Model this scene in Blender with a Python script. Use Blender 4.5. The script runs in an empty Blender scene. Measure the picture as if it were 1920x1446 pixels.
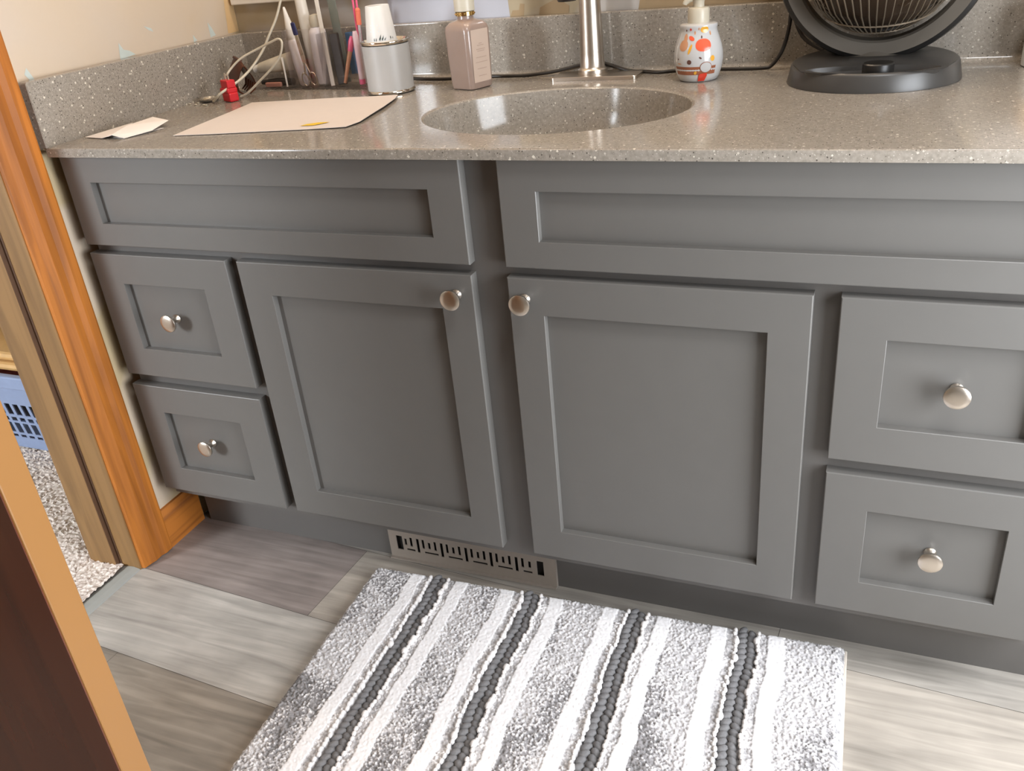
import bpy, math, random
from mathutils import Vector, Matrix
PI = math.pi
random.seed(7)
SC = bpy.context.scene
COL = SC.collection

# ------------------------------------------------------------------ camera
cam_d = bpy.data.cameras.new('camera')
cam = bpy.data.objects.new('camera', cam_d)
COL.objects.link(cam)
R = ((0.925029733, 0.369238485, -0.089347262),
     (0.098832178, -0.461, -0.88188279),
     (-0.366813567, 0.806937418, -0.462925276))      # rows: right, down, forward
rt, dn, fw = (Vector(r).normalized() for r in R)
m = Matrix(((rt.x, -dn.x, -fw.x, 1.27575), (rt.y, -dn.y, -fw.y, -1.08754), (rt.z, -dn.z, -fw.z, 1.08403), (0, 0, 0, 1)))
cam.matrix_world = m
cam_d.sensor_fit = 'HORIZONTAL'
cam_d.sensor_width = 36.0
cam_d.lens = 1665.96 / 1920 * 36
cam_d.clip_start = 0.01
SC.camera = cam

# ------------------------------------------------------------------ light
SC.view_settings.view_transform = 'Standard'
SC.view_settings.look = 'None'
SC.view_settings.gamma = 1.0
SC.view_settings.use_curve_mapping = False
SC.view_settings.exposure = 0.0
SC.cycles.use_denoising = True
SC.cycles.max_bounces = 8
SC.cycles.caustics_reflective = False
SC.cycles.caustics_refractive = False
SC.cycles.sample_clamp_indirect = 4.0
w = bpy.data.worlds.new('world')
SC.world = w
w.use_nodes = True
bg = w.node_tree.nodes['Background']
bg.inputs[0].default_value = (0.75, 0.85, 1.0, 1)
bg.inputs[1].default_value = 0.25


def area(name, loc, direction, sx, sy, power, col, spread=PI):
    d = bpy.data.lights.new(name, 'AREA')
    d.shape = 'RECTANGLE'
    d.size = sx
    d.size_y = sy
    d.energy = power
    d.color = col
    d.spread = spread
    o = bpy.data.objects.new(name, d)
    COL.objects.link(o)
    o.location = loc
    o.rotation_euler = Vector(direction).to_track_quat('-Z', 'Y').to_euler()
    return o


# daylight: window in the right wall, window of the next room, warm lamps over the mirror, ceiling lamp
area('window_daylight', (2.015, -0.40, 0.76), (-1, 0, -0.05), 0.80, 0.90, 33, (0.93, 0.96, 1.0))
area('bedroom_daylight', (-2.05, -3.93, 1.72), (0.45, 1, -0.2), 1.2, 1.2, 250, (0.90, 0.95, 1.0))
for lx in (0.38, 0.77, 1.16):
    d = bpy.data.lights.new('vanity_bulb_light', 'POINT')
    d.energy = 8.6
    d.color = (1.0, 0.80, 0.60)
    d.shadow_soft_size = 0.05
    o = bpy.data.objects.new('vanity_bulb_light', d)
    COL.objects.link(o)
    o.location = (lx, 0.40, 1.98)
area('ceiling_lamp_light', (1.65, -0.80, 2.36), (0, 0, -1), 0.45, 0.45, 21, (0.97, 0.98, 1.0))


# ------------------------------------------------------------------ helpers
def lin(c):
    return tuple(((v / 255) / 12.92 if v / 255 <= 0.04045 else (((v / 255) + 0.055) / 1.055) ** 2.4) for v in c) + (1,)


def new_mat(name):
    mt = bpy.data.materials.new(name)
    mt.use_nodes = True
    nt = mt.node_tree
    return mt, nt, nt.nodes['Principled BSDF'], nt.links


def mat(name, col, rough=0.5, metal=0.0, spec=0.5, noise=0.0, nscale=60, bump=0.0, coat=0.0, trans=0.0, alpha=1.0, sheen=0.0, sss=0.0):
    mt, nt, p, L = new_mat(name)
    c = lin(col)
    p.inputs['Base Color'].default_value = c
    p.inputs['Roughness'].default_value = rough
    p.inputs['Metallic'].default_value = metal
    p.inputs['Specular IOR Level'].default_value = spec
    p.inputs['Coat Weight'].default_value = coat
    p.inputs['Transmission Weight'].default_value = trans
    p.inputs['Alpha'].default_value = alpha
    p.inputs['Sheen Weight'].default_value = sheen
    tc = nt.nodes.new('ShaderNodeTexCoord')
    n = nt.nodes.new('ShaderNodeTexNoise')
    n.inputs['Scale'].default_value = nscale
    n.inputs['Detail'].default_value = 4
    L.new(tc.outputs['Object'], n.inputs['Vector'])
    r = nt.nodes.new('ShaderNodeValToRGB')
    r.color_ramp.elements[0].color = tuple(v * (1 - noise) for v in c[:3]) + (1,)
    r.color_ramp.elements[1].color = tuple(min(1, v * (1 + noise)) for v in c[:3]) + (1,)
    r.color_ramp.elements[0].position = 0.3
    r.color_ramp.elements[1].position = 0.7
    L.new(n.outputs['Fac'], r.inputs['Fac'])
    L.new(r.outputs['Color'], p.inputs['Base Color'])
    if bump:
        b = nt.nodes.new('ShaderNodeBump')
        b.inputs['Strength'].default_value = bump
        b.inputs['Distance'].default_value = 0.002
        L.new(n.outputs['Fac'], b.inputs['Height'])
        L.new(b.outputs['Normal'], p.inputs['Normal'])
    return mt


def wood(name, dark, light, axis, rough=0.48, scale=9.0, coat=0.0):
    mt, nt, p, L = new_mat(name)
    tc = nt.nodes.new('ShaderNodeTexCoord')
    mp = nt.nodes.new('ShaderNodeMapping')
    s = [14.0, 14.0, 14.0]
    s[axis] = 0.9
    mp.inputs['Scale'].default_value = s
    L.new(tc.outputs['Object'], mp.inputs['Vector'])
    n = nt.nodes.new('ShaderNodeTexNoise')
    n.inputs['Scale'].default_value = scale / 3
    n.inputs['Detail'].default_value = 6
    n.inputs['Distortion'].default_value = 0.6
    L.new(mp.outputs['Vector'], n.inputs['Vector'])
    r = nt.nodes.new('ShaderNodeValToRGB')
    e = r.color_ramp.elements
    e[0].position = 0.32
    e[0].color = lin(dark)
    e[1].position = 0.56
    e[1].color = lin(light)
    L.new(n.outputs['Fac'], r.inputs['Fac'])
    L.new(r.outputs['Color'], p.inputs['Base Color'])
    p.inputs['Roughness'].default_value = rough
    p.inputs['Coat Weight'].default_value = coat
    p.inputs['Coat Roughness'].default_value = 0.25
    return mt


def stone_mat():
    mt, nt, p, L = new_mat('speckled_stone')
    tc = nt.nodes.new('ShaderNodeTexCoord')
    base = nt.nodes.new('ShaderNodeTexNoise')
    base.inputs['Scale'].default_value = 220
    base.inputs['Detail'].default_value = 3
    L.new(tc.outputs['Object'], base.inputs['Vector'])
    r = nt.nodes.new('ShaderNodeValToRGB')
    r.color_ramp.elements[0].position = 0.3
    r.color_ramp.elements[0].color = lin((134, 127, 117))
    r.color_ramp.elements[1].position = 0.7
    r.color_ramp.elements[1].color = lin((154, 146, 136))
    L.new(base.outputs['Fac'], r.inputs['Fac'])
    last = r.outputs['Color']
    for k, (sc, thr, col, gate) in enumerate(((170, 0.27, (186, 178, 166), 0.74), (380, 0.30, (178, 170, 160), 0.66), (260, 0.27, (78, 72, 66), 0.78), (120, 0.24, (208, 200, 186), 0.86))):
        v = nt.nodes.new('ShaderNodeTexVoronoi')
        v.inputs['Scale'].default_value = sc
        v.distance = 'MANHATTAN'
        mp = nt.nodes.new('ShaderNodeMapping')
        mp.inputs['Location'].default_value = (k * 3.1, k * 1.7, k * 2.3)
        L.new(tc.outputs['Object'], mp.inputs['Vector'])
        L.new(mp.outputs['Vector'], v.inputs['Vector'])
        lt = nt.nodes.new('ShaderNodeMath')
        lt.operation = 'LESS_THAN'
        lt.inputs[1].default_value = thr + 0.06
        L.new(v.outputs['Distance'], lt.inputs[0])
        sep = nt.nodes.new('ShaderNodeSeparateColor')
        L.new(v.outputs['Color'], sep.inputs['Color'])
        g = nt.nodes.new('ShaderNodeMath')
        g.operation = 'GREATER_THAN'
        g.inputs[1].default_value = gate
        L.new(sep.outputs['Red'], g.inputs[0])
        mu = nt.nodes.new('ShaderNodeMath')
        mu.operation = 'MULTIPLY'
        L.new(lt.outputs[0], mu.inputs[0])
        L.new(g.outputs[0], mu.inputs[1])
        mx = nt.nodes.new('ShaderNodeMix')
        mx.data_type = 'RGBA'
        L.new(mu.outputs[0], mx.inputs['Factor'])
        L.new(last, mx.inputs['A'])
        mx.inputs['B'].default_value = lin(col)
        last = mx.outputs['Result']
    L.new(last, p.inputs['Base Color'])
    p.inputs['Roughness'].default_value = 0.13
    p.inputs['Specular IOR Level'].default_value = 0.36
    return mt


def attr_mat(name, rough=0.6, stretch=None, amount=0.35, bump=0.0, spec=0.4, sheen=0.0):
    """base colour from a per-face / per-vertex colour attribute, varied by a noise"""
    mt, nt, p, L = new_mat(name)
    a = nt.nodes.new('ShaderNodeAttribute')
    a.attribute_name = 'Col'
    last = a.outputs['Color']
    if stretch:
        tc = nt.nodes.new('ShaderNodeTexCoord')
        mp = nt.nodes.new('ShaderNodeMapping')
        mp.inputs['Scale'].default_value = stretch
        L.new(tc.outputs['Object'], mp.inputs['Vector'])
        n = nt.nodes.new('ShaderNodeTexNoise')
        n.inputs['Scale'].default_value = 1.0
        n.inputs['Detail'].default_value = 7
        n.inputs['Distortion'].default_value = 0.8
        L.new(mp.outputs['Vector'], n.inputs['Vector'])
        n2 = nt.nodes.new('ShaderNodeTexNoise')
        n2.inputs['Scale'].default_value = 7
        n2.inputs['Detail'].default_value = 3
        L.new(tc.outputs['Object'], n2.inputs['Vector'])
        r = nt.nodes.new('ShaderNodeMapRange')
        r.inputs['From Min'].default_value = 0.3
        r.inputs['From Max'].default_value = 0.7
        r.inputs['To Min'].default_value = 1 - amount
        r.inputs['To Max'].default_value = 1 + amount
        L.new(n.outputs['Fac'], r.inputs['Value'])
        r2 = nt.nodes.new('ShaderNodeMapRange')
        r2.inputs['From Min'].default_value = 0.3
        r2.inputs['From Max'].default_value = 0.7
        r2.inputs['To Min'].default_value = 1 - amount * 0.6
        r2.inputs['To Max'].default_value = 1 + amount * 0.6
        L.new(n2.outputs['Fac'], r2.inputs['Value'])
        mu = nt.nodes.new('ShaderNodeMath')
        mu.operation = 'MULTIPLY'
        L.new(r.outputs[0], mu.inputs[0])
        L.new(r2.outputs[0], mu.inputs[1])
        vm = nt.nodes.new('ShaderNodeVectorMath')
        vm.operation = 'SCALE'
        L.new(last, vm.inputs[0])
        L.new(mu.outputs[0], vm.inputs['Scale'])
        last = vm.outputs[0]
        if bump:
            b = nt.nodes.new('ShaderNodeBump')
            b.inputs['Strength'].default_value = bump
            b.inputs['Distance'].default_value = 0.001
            L.new(n.outputs['Fac'], b.inputs['Height'])
            L.new(b.outputs['Normal'], p.inputs['Normal'])
    L.new(last, p.inputs['Base Color'])
    p.inputs['Roughness'].default_value = rough
    p.inputs['Specular IOR Level'].default_value = spec
    p.inputs['Sheen Weight'].default_value = sheen
    return mt


def wall_mat(name, a, b, c):
    """paint a with skim-coat patches b and small remains c"""
    mt, nt, p, L = new_mat(name)
    tc = nt.nodes.new('ShaderNodeTexCoord')
    n = nt.nodes.new('ShaderNodeTexNoise')
    n.inputs['Scale'].default_value = 3.4
    n.inputs['Detail'].default_value = 2.5
    n.inputs['Distortion'].default_value = 0.5
    L.new(tc.outputs['Object'], n.inputs['Vector'])
    r = nt.nodes.new('ShaderNodeValToRGB')
    r.color_ramp.elements[0].position = 0.44
    r.color_ramp.elements[0].color = lin(a)
    r.color_ramp.elements[1].position = 0.50
    r.color_ramp.elements[1].color = lin(b)
    el = r.color_ramp.elements.new(0.66)
    el.color = lin(c)
    L.new(n.outputs['Fac'], r.inputs['Fac'])
    L.new(r.outputs['Color'], p.inputs['Base Color'])
    p.inputs['Roughness'].default_value = 0.75
    n2 = nt.nodes.new('ShaderNodeTexNoise')
    n2.inputs['Scale'].default_value = 90
    L.new(tc.outputs['Object'], n2.inputs['Vector'])
    bp = nt.nodes.new('ShaderNodeBump')
    bp.inputs['Strength'].default_value = 0.15
    bp.inputs['Distance'].default_value = 0.002
    L.new(n2.outputs['Fac'], bp.inputs['Height'])
    L.new(bp.outputs['Normal'], p.inputs['Normal'])
    return mt


class MB:
    """collects geometry, builds ONE mesh object"""
    def __init__(s):
        s.v, s.f, s.m, s.sm = [], [], [], []

    def add(s, vs, fs, mi=0, smooth=False, M=None):
        o = len(s.v)
        s.v += [tuple(M @ Vector(q)) if M else tuple(q) for q in vs]
        s.f += [tuple(i + o for i in f) for f in fs]
        s.m += [mi] * len(fs)
        s.sm += [smooth] * len(fs)

    def box(s, a, b, mi=0, bev=0.0, M=None):
        x0, y0, z0 = (min(a[i], b[i]) for i in range(3))
        x1, y1, z1 = (max(a[i], b[i]) for i in range(3))
        if bev <= 0:
            vs = [(x, y, z) for z in (z0, z1) for y in (y0, y1) for x in (x0, x1)]
            s.add(vs, [(0, 2, 3, 1), (4, 5, 7, 6), (0, 1, 5, 4), (2, 6, 7, 3), (0, 4, 6, 2), (1, 3, 7, 5)], mi, False, M)
            return
        import bmesh
        bm = bmesh.new()
        bmesh.ops.create_cube(bm, size=1)
        for q in bm.verts:
            q.co = Vector(((x0 + x1) / 2 + q.co.x * (x1 - x0), (y0 + y1) / 2 + q.co.y * (y1 - y0), (z0 + z1) / 2 + q.co.z * (z1 - z0)))
        bmesh.ops.bevel(bm, geom=bm.edges[:], offset=bev, segments=2, affect='EDGES', profile=0.5)
        bm.verts.index_update()
        s.add([q.co[:] for q in bm.verts], [[q.index for q in f.verts] for f in bm.faces], mi, False, M)
        bm.free()

    def loops(s, Ls, mi=0, smooth=True, cap0=False, cap1=False, close=True, M=None):
        n = len(Ls[0])
        vs = [p for L in Ls for p in L]
        fs = []
        for k in range(len(Ls) - 1):
            for i in range(n if close else n - 1):
                j = (i + 1) % n
                fs.append((k * n + i, k * n + j, (k + 1) * n + j, (k + 1) * n + i))
        if cap0:
            fs.append(tuple(range(n - 1, -1, -1)))
        if cap1:
            fs.append(tuple((len(Ls) - 1) * n + i for i in range(n)))
        s.add(vs, fs, mi, smooth, M)

    def lathe(s, prof, cx=0, cy=0, cz=0, n=40, mi=0, smooth=True, cap0=True, cap1=True, M=None, sy=1.0):
        Ls = [[(cx + r * math.cos(2 * PI * i / n), cy + sy * r * math.sin(2 * PI * i / n), cz + z) for i in range(n)] for r, z in prof]
        s.loops(Ls, mi, smooth, cap0, cap1, True, M)

    def tube(s, pts, rad, n=10, mi=0, cap=True, M=None, flat=1.0):
        pts = [Vector(p) for p in pts]
        rads = rad if isinstance(rad, (list, tuple)) else [rad] * len(pts)
        Ls = []
        up = None
        for i, p in enumerate(pts):
            t = (pts[min(i + 1, len(pts) - 1)] - pts[max(i - 1, 0)]).normalized()
            if up is None:
                up = Vector((0, 0, 1)) if abs(t.z) < 0.9 else Vector((1, 0, 0))
            a = up - t * up.dot(t)
            if a.length < 1e-4:
                a = Vector((1, 0, 0)) - t * t.x
            a.normalize()
            up = a
            b = t.cross(a)
            Ls.append([tuple(p + a * (rads[i] * math.cos(2 * PI * k / n)) + b * (flat * rads[i] * math.sin(2 * PI * k / n))) for k in range(n)])
        s.loops(Ls, mi, True, cap, cap, True, M)

    def ball(s, c, r, n=8, m=6, mi=0, M=None, sc=(1, 1, 1)):
        prof = [(max(1e-5, math.sin(PI * k / m)), -math.cos(PI * k / m)) for k in range(m + 1)]
        Ls = [[(c[0] + sc[0] * r * q * math.cos(2 * PI * i / n), c[1] + sc[1] * r * q * math.sin(2 * PI * i / n), c[2] + sc[2] * r * z) for i in range(n)] for q, z in prof]
        s.loops(Ls, mi, True, False, False, True, M)

    def build(s, name, mats, parent=None, loc=None, rot=None, wn=False):
        me = bpy.data.meshes.new(name)
        me.from_pydata(s.v, [], s.f)
        for x in (mats if isinstance(mats, (list, tuple)) else [mats]):
            me.materials.append(x)
        me.polygons.foreach_set('material_index', s.m)
        me.polygons.foreach_set('use_smooth', s.sm)
        import bmesh
        bm = bmesh.new()
        bm.from_mesh(me)
        bmesh.ops.remove_doubles(bm, verts=bm.verts, dist=1e-6)
        bmesh.ops.recalc_face_normals(bm, faces=bm.faces)
        bm.to_mesh(me)
        bm.free()
        if any(s.sm):
            me.set_sharp_from_angle(angle=math.radians(38))
        o = bpy.data.objects.new(name, me)
        COL.objects.link(o)
        if wn:
            md = o.modifiers.new('weighted_normals', 'WEIGHTED_NORMAL')
            md.keep_sharp = True
            md.weight = 100
        if parent:
            o.parent = parent
        if loc:
            o.location = loc
        if rot:
            o.rotation_euler = rot
        return o


def tag(o, label, cat, group=None, kind=None):
    o['label'] = label
    o['category'] = cat
    if group:
        o['group'] = group
    if kind:
        o['kind'] = kind
    return o


def struct(o, label=None):
    o['kind'] = 'structure'
    if label:
        o['label'] = label
        o['category'] = o.name.split('_')[0].split('.')[0]
    return o


def thing(name, label, cat, loc=(0, 0, 0), rz=0.0, group=None):
    o = bpy.data.objects.new(name, None)
    o.empty_display_size = 0.05
    COL.objects.link(o)
    o.location = loc
    o.rotation_euler = (0, 0, rz)
    return tag(o, label, cat, group)


def smooth_pts(P, k=6):
    P = [Vector(p) for p in P]
    out = []
    for i in range(len(P) - 1):
        p0, p1, p2, p3 = P[max(i - 1, 0)], P[i], P[i + 1], P[min(i + 2, len(P) - 1)]
        for j in range(k):
            t = j / k
            out.append(0.5 * ((2 * p1) + (p2 - p0) * t + (2 * p0 - 5 * p1 + 4 * p2 - p3) * t * t + (3 * p1 - p0 - 3 * p2 + p3) * t ** 3))
    out.append(P[-1])
    return out


def plate_with_holes(mb, W, Hh, holes, th, mi=0):
    """plate in local x (0..W), z (0..Hh), thickness th along +y, rectangular through holes (x0,z0,x1,z1)"""
    xs = sorted({0, W} | {h[0] for h in holes} | {h[2] for h in holes})
    zs = sorted({0, Hh} | {h[1] for h in holes} | {h[3] for h in holes})
    def solid(i, k):
        if i < 0 or k < 0 or i >= len(xs) - 1 or k >= len(zs) - 1:
            return False
        cx, cz = (xs[i] + xs[i + 1]) / 2, (zs[k] + zs[k + 1]) / 2
        return not any(h[0] < cx < h[2] and h[1] < cz < h[3] for h in holes)
    for i in range(len(xs) - 1):
        for k in range(len(zs) - 1):
            if not solid(i, k):
                continue
            a, b, c, d = xs[i], xs[i + 1], zs[k], zs[k + 1]
            mb.add([(a, 0, c), (b, 0, c), (b, 0, d), (a, 0, d)], [(0, 1, 2, 3)], mi)
            mb.add([(a, th, c), (b, th, c), (b, th, d), (a, th, d)], [(3, 2, 1, 0)], mi)
            if not solid(i - 1, k):
                mb.add([(a, 0, c), (a, 0, d), (a, th, d), (a, th, c)], [(0, 1, 2, 3)], mi)
            if not solid(i + 1, k):
                mb.add([(b, 0, c), (b, th, c), (b, th, d), (b, 0, d)], [(0, 1, 2, 3)], mi)
            if not solid(i, k - 1):
                mb.add([(a, 0, c), (a, th, c), (b, th, c), (b, 0, c)], [(0, 1, 2, 3)], mi)
            if not solid(i, k + 1):
                mb.add([(a, 0, d), (b, 0, d), (b, th, d), (a, th, d)], [(0, 1, 2, 3)], mi)


# ------------------------------------------------------------------ materials
M_paint = mat('grey_cabinet_paint', (101, 99, 96), rough=0.38, noise=0.015, nscale=25, spec=0.5)
M_carc = mat('grey_carcass_paint', (95, 92, 89), rough=0.4, noise=0.015, nscale=25)
M_stone = stone_mat()
M_nickel = mat('brushed_nickel', (208, 198, 186), rough=0.30, metal=1.0, noise=0.03)
M_chrome = mat('polished_metal', (222, 216, 205), rough=0.10, metal=1.0)
M_oak_z = wood('oak_upright', (140, 80, 20), (180, 108, 34), 2, rough=0.6)
M_oak_y = wood('oak_along_wall', (134, 76, 22), (176, 106, 36), 1, rough=0.6)
M_jamb = wood('worn_oak_jamb', (118, 88, 52), (142, 108, 66), 2, rough=0.5)
M_door_edge = wood('door_edge_oak', (132, 92, 46), (142, 100, 54), 2, rough=0.4, scale=4)
M_door_face = wood('door_face_dark_stain', (72, 32, 18), (92, 44, 24), 2, rough=0.22, scale=5, coat=0.4)
M_wall_l = wall_mat('wall_left_paint', (183, 164, 130), (194, 177, 156), (192, 178, 162))
M_wall_b = wall_mat('wall_back_paint', (168, 152, 124), (180, 171, 162), (184, 177, 170))
M_wall_plain = mat('plain_wall_paint', (140, 134, 124), rough=0.8, noise=0.02)
M_ceil = mat('ceiling_paint', (235, 232, 225), rough=0.9, noise=0.01)
M_white = mat('white_gloss_trim', (226, 218, 205), rough=0.35, noise=0.01)
M_white_pl = mat('white_plastic', (228, 224, 216), rough=0.3, noise=0.01)
M_cream = mat('cream_plastic', (194, 186, 168), rough=0.35, noise=0.01)
M_black = mat('black_plastic', (26, 25, 24), rough=0.35, noise=0.05)
M_fan = mat('charcoal_fan_plastic', (62, 60, 58), rough=0.36, noise=0.03)
M_fanring = mat('taupe_fan_plastic', (92, 86, 78), rough=0.42, noise=0.03)
M_cord_b = mat('black_cord_rubber', (32, 26, 20), rough=0.45)
M_red = mat('red_plastic', (200, 30, 40), rough=0.3, noise=0.02)
M_paper = mat('cream_paper', (204, 192, 183), rough=0.8, noise=0.01)
M_paper_w = mat('white_paper', (236, 228, 222), rough=0.8, noise=0.01)
M_yel = mat('yellow_mark', (218, 178, 40), rough=0.7)
M_vent = mat('beige_register_enamel', (146, 136, 126), rough=0.4, noise=0.02)
M_dark = mat('duct_dark', (22, 18, 16), rough=0.8)
M_pink = mat('pink_lotion_plastic', (144, 124, 113), rough=0.28, noise=0.02, coat=0.3)
M_label = mat('pale_pink_label', (192, 172, 157), rough=0.45, noise=0.01)
M_labeltext = mat('taupe_print', (172, 150, 136), rough=0.5)
M_brown = mat('brown_shell_plastic', (78, 40, 22), rough=0.3, noise=0.2, nscale=40)
M_blue = mat('slate_blue_plastic', (136, 152, 184), rough=0.45, noise=0.03)
M_carpet = attr_mat('carpet_pile', rough=0.95, spec=0.1)
M_rug = attr_mat('rug_pile', rough=0.9, spec=0.1, sheen=0.2)
M_cordgrey = mat('grey_chenille', (112, 111, 112), rough=0.9, noise=0.12, nscale=200, bump=0.4)
M_floor = attr_mat('vinyl_plank', rough=0.42, stretch=(4.0, 55, 1), amount=0.26, bump=0.1)
M_strip = mat('grey_vinyl_strip', (158, 160, 156), rough=0.4, noise=0.02)
M_mirror = mat('mirror_silver', (235, 235, 235), rough=0.02, metal=1.0)
M_pinkp = mat('pink_plastic', (226, 92, 130), rough=0.3)
M_salmon = mat('salmon_bristle', (232, 120, 90), rough=0.6)
M_bluecard = mat('dark_blue_card', (30, 84, 128), rough=0.4, noise=0.25, nscale=30)
M_greyfile = mat('grey_green_card', (118, 122, 112), rough=0.4, noise=0.02)
M_darkcase = mat('dark_brown_case', (38, 32, 28), rough=0.3, noise=0.05)
M_lilac = mat('pale_lilac_plastic', (232, 229, 234), rough=0.3, noise=0.01)
M_tan = mat('tan_wood_top', (200, 160, 104), rough=0.5, noise=0.05)


def acrylic():
    mt, nt, p, L = new_mat('clear_acrylic')
    nt.nodes.remove(p)
    p = nt.nodes.new('ShaderNodeBsdfGlossy')
    p.inputs['Roughness'].default_value = 0.05
    tr = nt.nodes.new('ShaderNodeBsdfTransparent')
    tr.inputs['Color'].default_value = (0.985, 0.975, 0.98, 1)
    mx = nt.nodes.new('ShaderNodeMixShader')
    fr = nt.nodes.new('ShaderNodeLayerWeight')
    fr.inputs['Blend'].default_value = 0.25
    mr = nt.nodes.new('ShaderNodeMapRange')
    mr.inputs['To Min'].default_value = 0.03
    mr.inputs['To Max'].default_value = 0.45
    L.new(fr.outputs['Fresnel'], mr.inputs['Value'])
    L.new(mr.outputs[0], mx.inputs['Fac'])
    L.new(tr.outputs[0], mx.inputs[1])
    L.new(p.outputs[0], mx.inputs[2])
    L.new(mx.outputs[0], nt.nodes['Material Output'].inputs['Surface'])
    return mt


M_acr = acrylic()


def emit(name, col, s):
    mt, nt, p, L = new_mat(name)
    p.inputs['Base Color'].default_value = (0.02, 0.02, 0.02, 1)
    p.inputs['Emission Color'].default_value = col + (1,)
    p.inputs['Emission Strength'].default_value = s
    return mt


M_sky = emit('daylight_glass', (0.80, 0.90, 1.0), 4.0)

# ------------------------------------------------------------------ the room
H = 0.82           # counter top height
XW = -0.03         # left wall face
YB = 0.572         # back wall face
DY0, DY1 = -0.86, -0.092   # doorway between the jambs

# floor: planks, slightly turned against the vanity
mb = MB()
mb.box((XW - 0.036, -2.6, -0.03), (2.5, YB + 0.1, -0.0012))
cols = {0: [0], }
rot = Matrix.Translation((0.38, -0.114, 0)) @ Matrix.Rotation(math.radians(-3.6), 4, 'Z')
tones = [(150, 140, 132), (172, 168, 160), (140, 132, 124), (164, 156, 146), (176, 172, 166), (148, 138, 130)]
planks = []
PW = 0.196
rng = random.Random(3)
for row in range(-13, 5):
    y0 = row * PW
    x = {0: 0.0, -1: 0.62, -2: 0.95}.get(row, rng.uniform(-1.0, 0.9))
    xs = [x - 2.44, x - 1.22, x, x + 1.22, x + 2.44]
    for i in range(4):
        if row == 0:
            t = (136, 126, 121) if i < 2 else (160, 152, 142)
        elif row == -1:
            t = (170, 165, 158)
        elif row == -2:
            t = (134, 126, 116) if i < 2 else (160, 155, 150)
        elif row == 1:
            t = (156, 150, 142)
        else:
            t = rng.choice(tones)
        planks.append((xs[i], y0, xs[i + 1], y0 + PW, t))
base_n = len(mb.f)
pl_faces = []
g = 0.0004
for (a, b, c, d, t) in planks:
    # clip roughly to the room
    if c < -1.0 or a > 3.2:
        continue
    mb.add([rot @ Vector(q) for q in ((a + g, b + g, 0), (c - g, b + g, 0), (c - g, d - g, 0), (a + g, d - g, 0))], [(0, 1, 2, 3)])
    pl_faces.append(t)


def raw_build(mb, name, mats, cols, domain='CORNER'):
    me = bpy.data.meshes.new(name)
    me.from_pydata(mb.v, [], mb.f)
    for x in mats:
        me.materials.append(x)
    me.polygons.foreach_set('material_index', mb.m)
    me.polygons.foreach_set('use_smooth', mb.sm)
    at = me.color_attributes.new('Col', 'FLOAT_COLOR', 'CORNER')
    buf = []
    for p, c in zip(me.polygons, cols):
        buf += list(c) * p.loop_total
    at.data.foreach_set('color', buf)
    o = bpy.data.objects.new(name, me)
    COL.objects.link(o)
    return o


# clip plank polygons to the room rectangle
def clip_poly(P, x0, y0, x1, y1):
    def cl(P, inside, inter):
        out = []
        for i in range(len(P)):
            a, b = P[i - 1], P[i]
            if inside(b):
                if not inside(a):
                    out.append(inter(a, b))
                out.append(b)
            elif inside(a):
                out.append(inter(a, b))
        return out
    def ix(v):
        return lambda a, b: a + (b - a) * ((v - a.x) / (b.x - a.x))
    def iy(v):
        return lambda a, b: a + (b - a) * ((v - a.y) / (b.y - a.y))
    for ins, it in ((lambda p: p.x >= x0, ix(x0)), (lambda p: p.x <= x1, ix(x1)), (lambda p: p.y >= y0, iy(y0)), (lambda p: p.y <= y1, iy(y1))):
        if P:
            P = cl(P, ins, it)
    return P


fl = MB()
fl.box((XW, -2.5, -0.03), (2.05, YB, -0.0010))
fc = [lin((70, 64, 58))] * 6
for (a, b, c, d, t) in planks:
    P = [rot @ Vector(q) for q in ((a + g, b + g, 0), (c - g, b + g, 0), (c - g, d - g, 0), (a + g, d - g, 0))]
    P = clip_poly(P, XW, -2.5, 2.05, YB)
    if len(P) >= 3:
        fl.add(P, [tuple(range(len(P)))])
        fc.append(lin(t))
struct(raw_build(fl, 'floor', [M_floor], fc), 'grey wood-look vinyl plank floor of the bathroom')

# left wall with doorway; small blue remains of old paint stand on its face
XB = -0.150       # bedroom face of that wall
mb = MB()
mb.box((XB, -0.0765, 0), (XW, 1.2, 2.4))
mb.box((XB, -2.5, 0), (XW, -0.8765, 2.4))
mb.box((XB, -0.8765, 2.06), (XW, -0.0765, 2.4))
for pts in ([(0.012, 0.933), (0.020, 0.921), (0.029, 0.921), (0.019, 0.942)],
            [(0.222, 0.923), (0.262, 0.926), (0.250, 0.934), (0.236, 0.938), (0.228, 0.951)],
            [(0.300, 0.970), (0.318, 0.964), (0.322, 0.957), (0.310, 0.962)],
            [(0.425, 0.924), (0.436, 0.926), (0.427, 0.938)],
            [(0.478, 0.926), (0.495, 0.928), (0.487, 0.944), (0.478, 0.955)]):
    mb.add([(XW + 0.0004, y, z) for y, z in pts], [tuple(range(len(pts)))], 1)
mb.add([(XW + 0.0004, y, z) for y, z in ((0.535, 0.926), (0.571, 0.926), (0.571, 1.05), (0.548, 1.02))], [(0, 1, 2, 3)], 2)
M_bluep = mat('old_blue_paint', (182, 192, 188), rough=0.8, noise=0.03)
M_tanp = mat('old_tan_paint', (206, 174, 128), rough=0.8, noise=0.03)
struct(mb.build('wall_left', [M_wall_l, M_bluep, M_tanp]), 'patched tan plaster wall left of the vanity')

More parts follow.
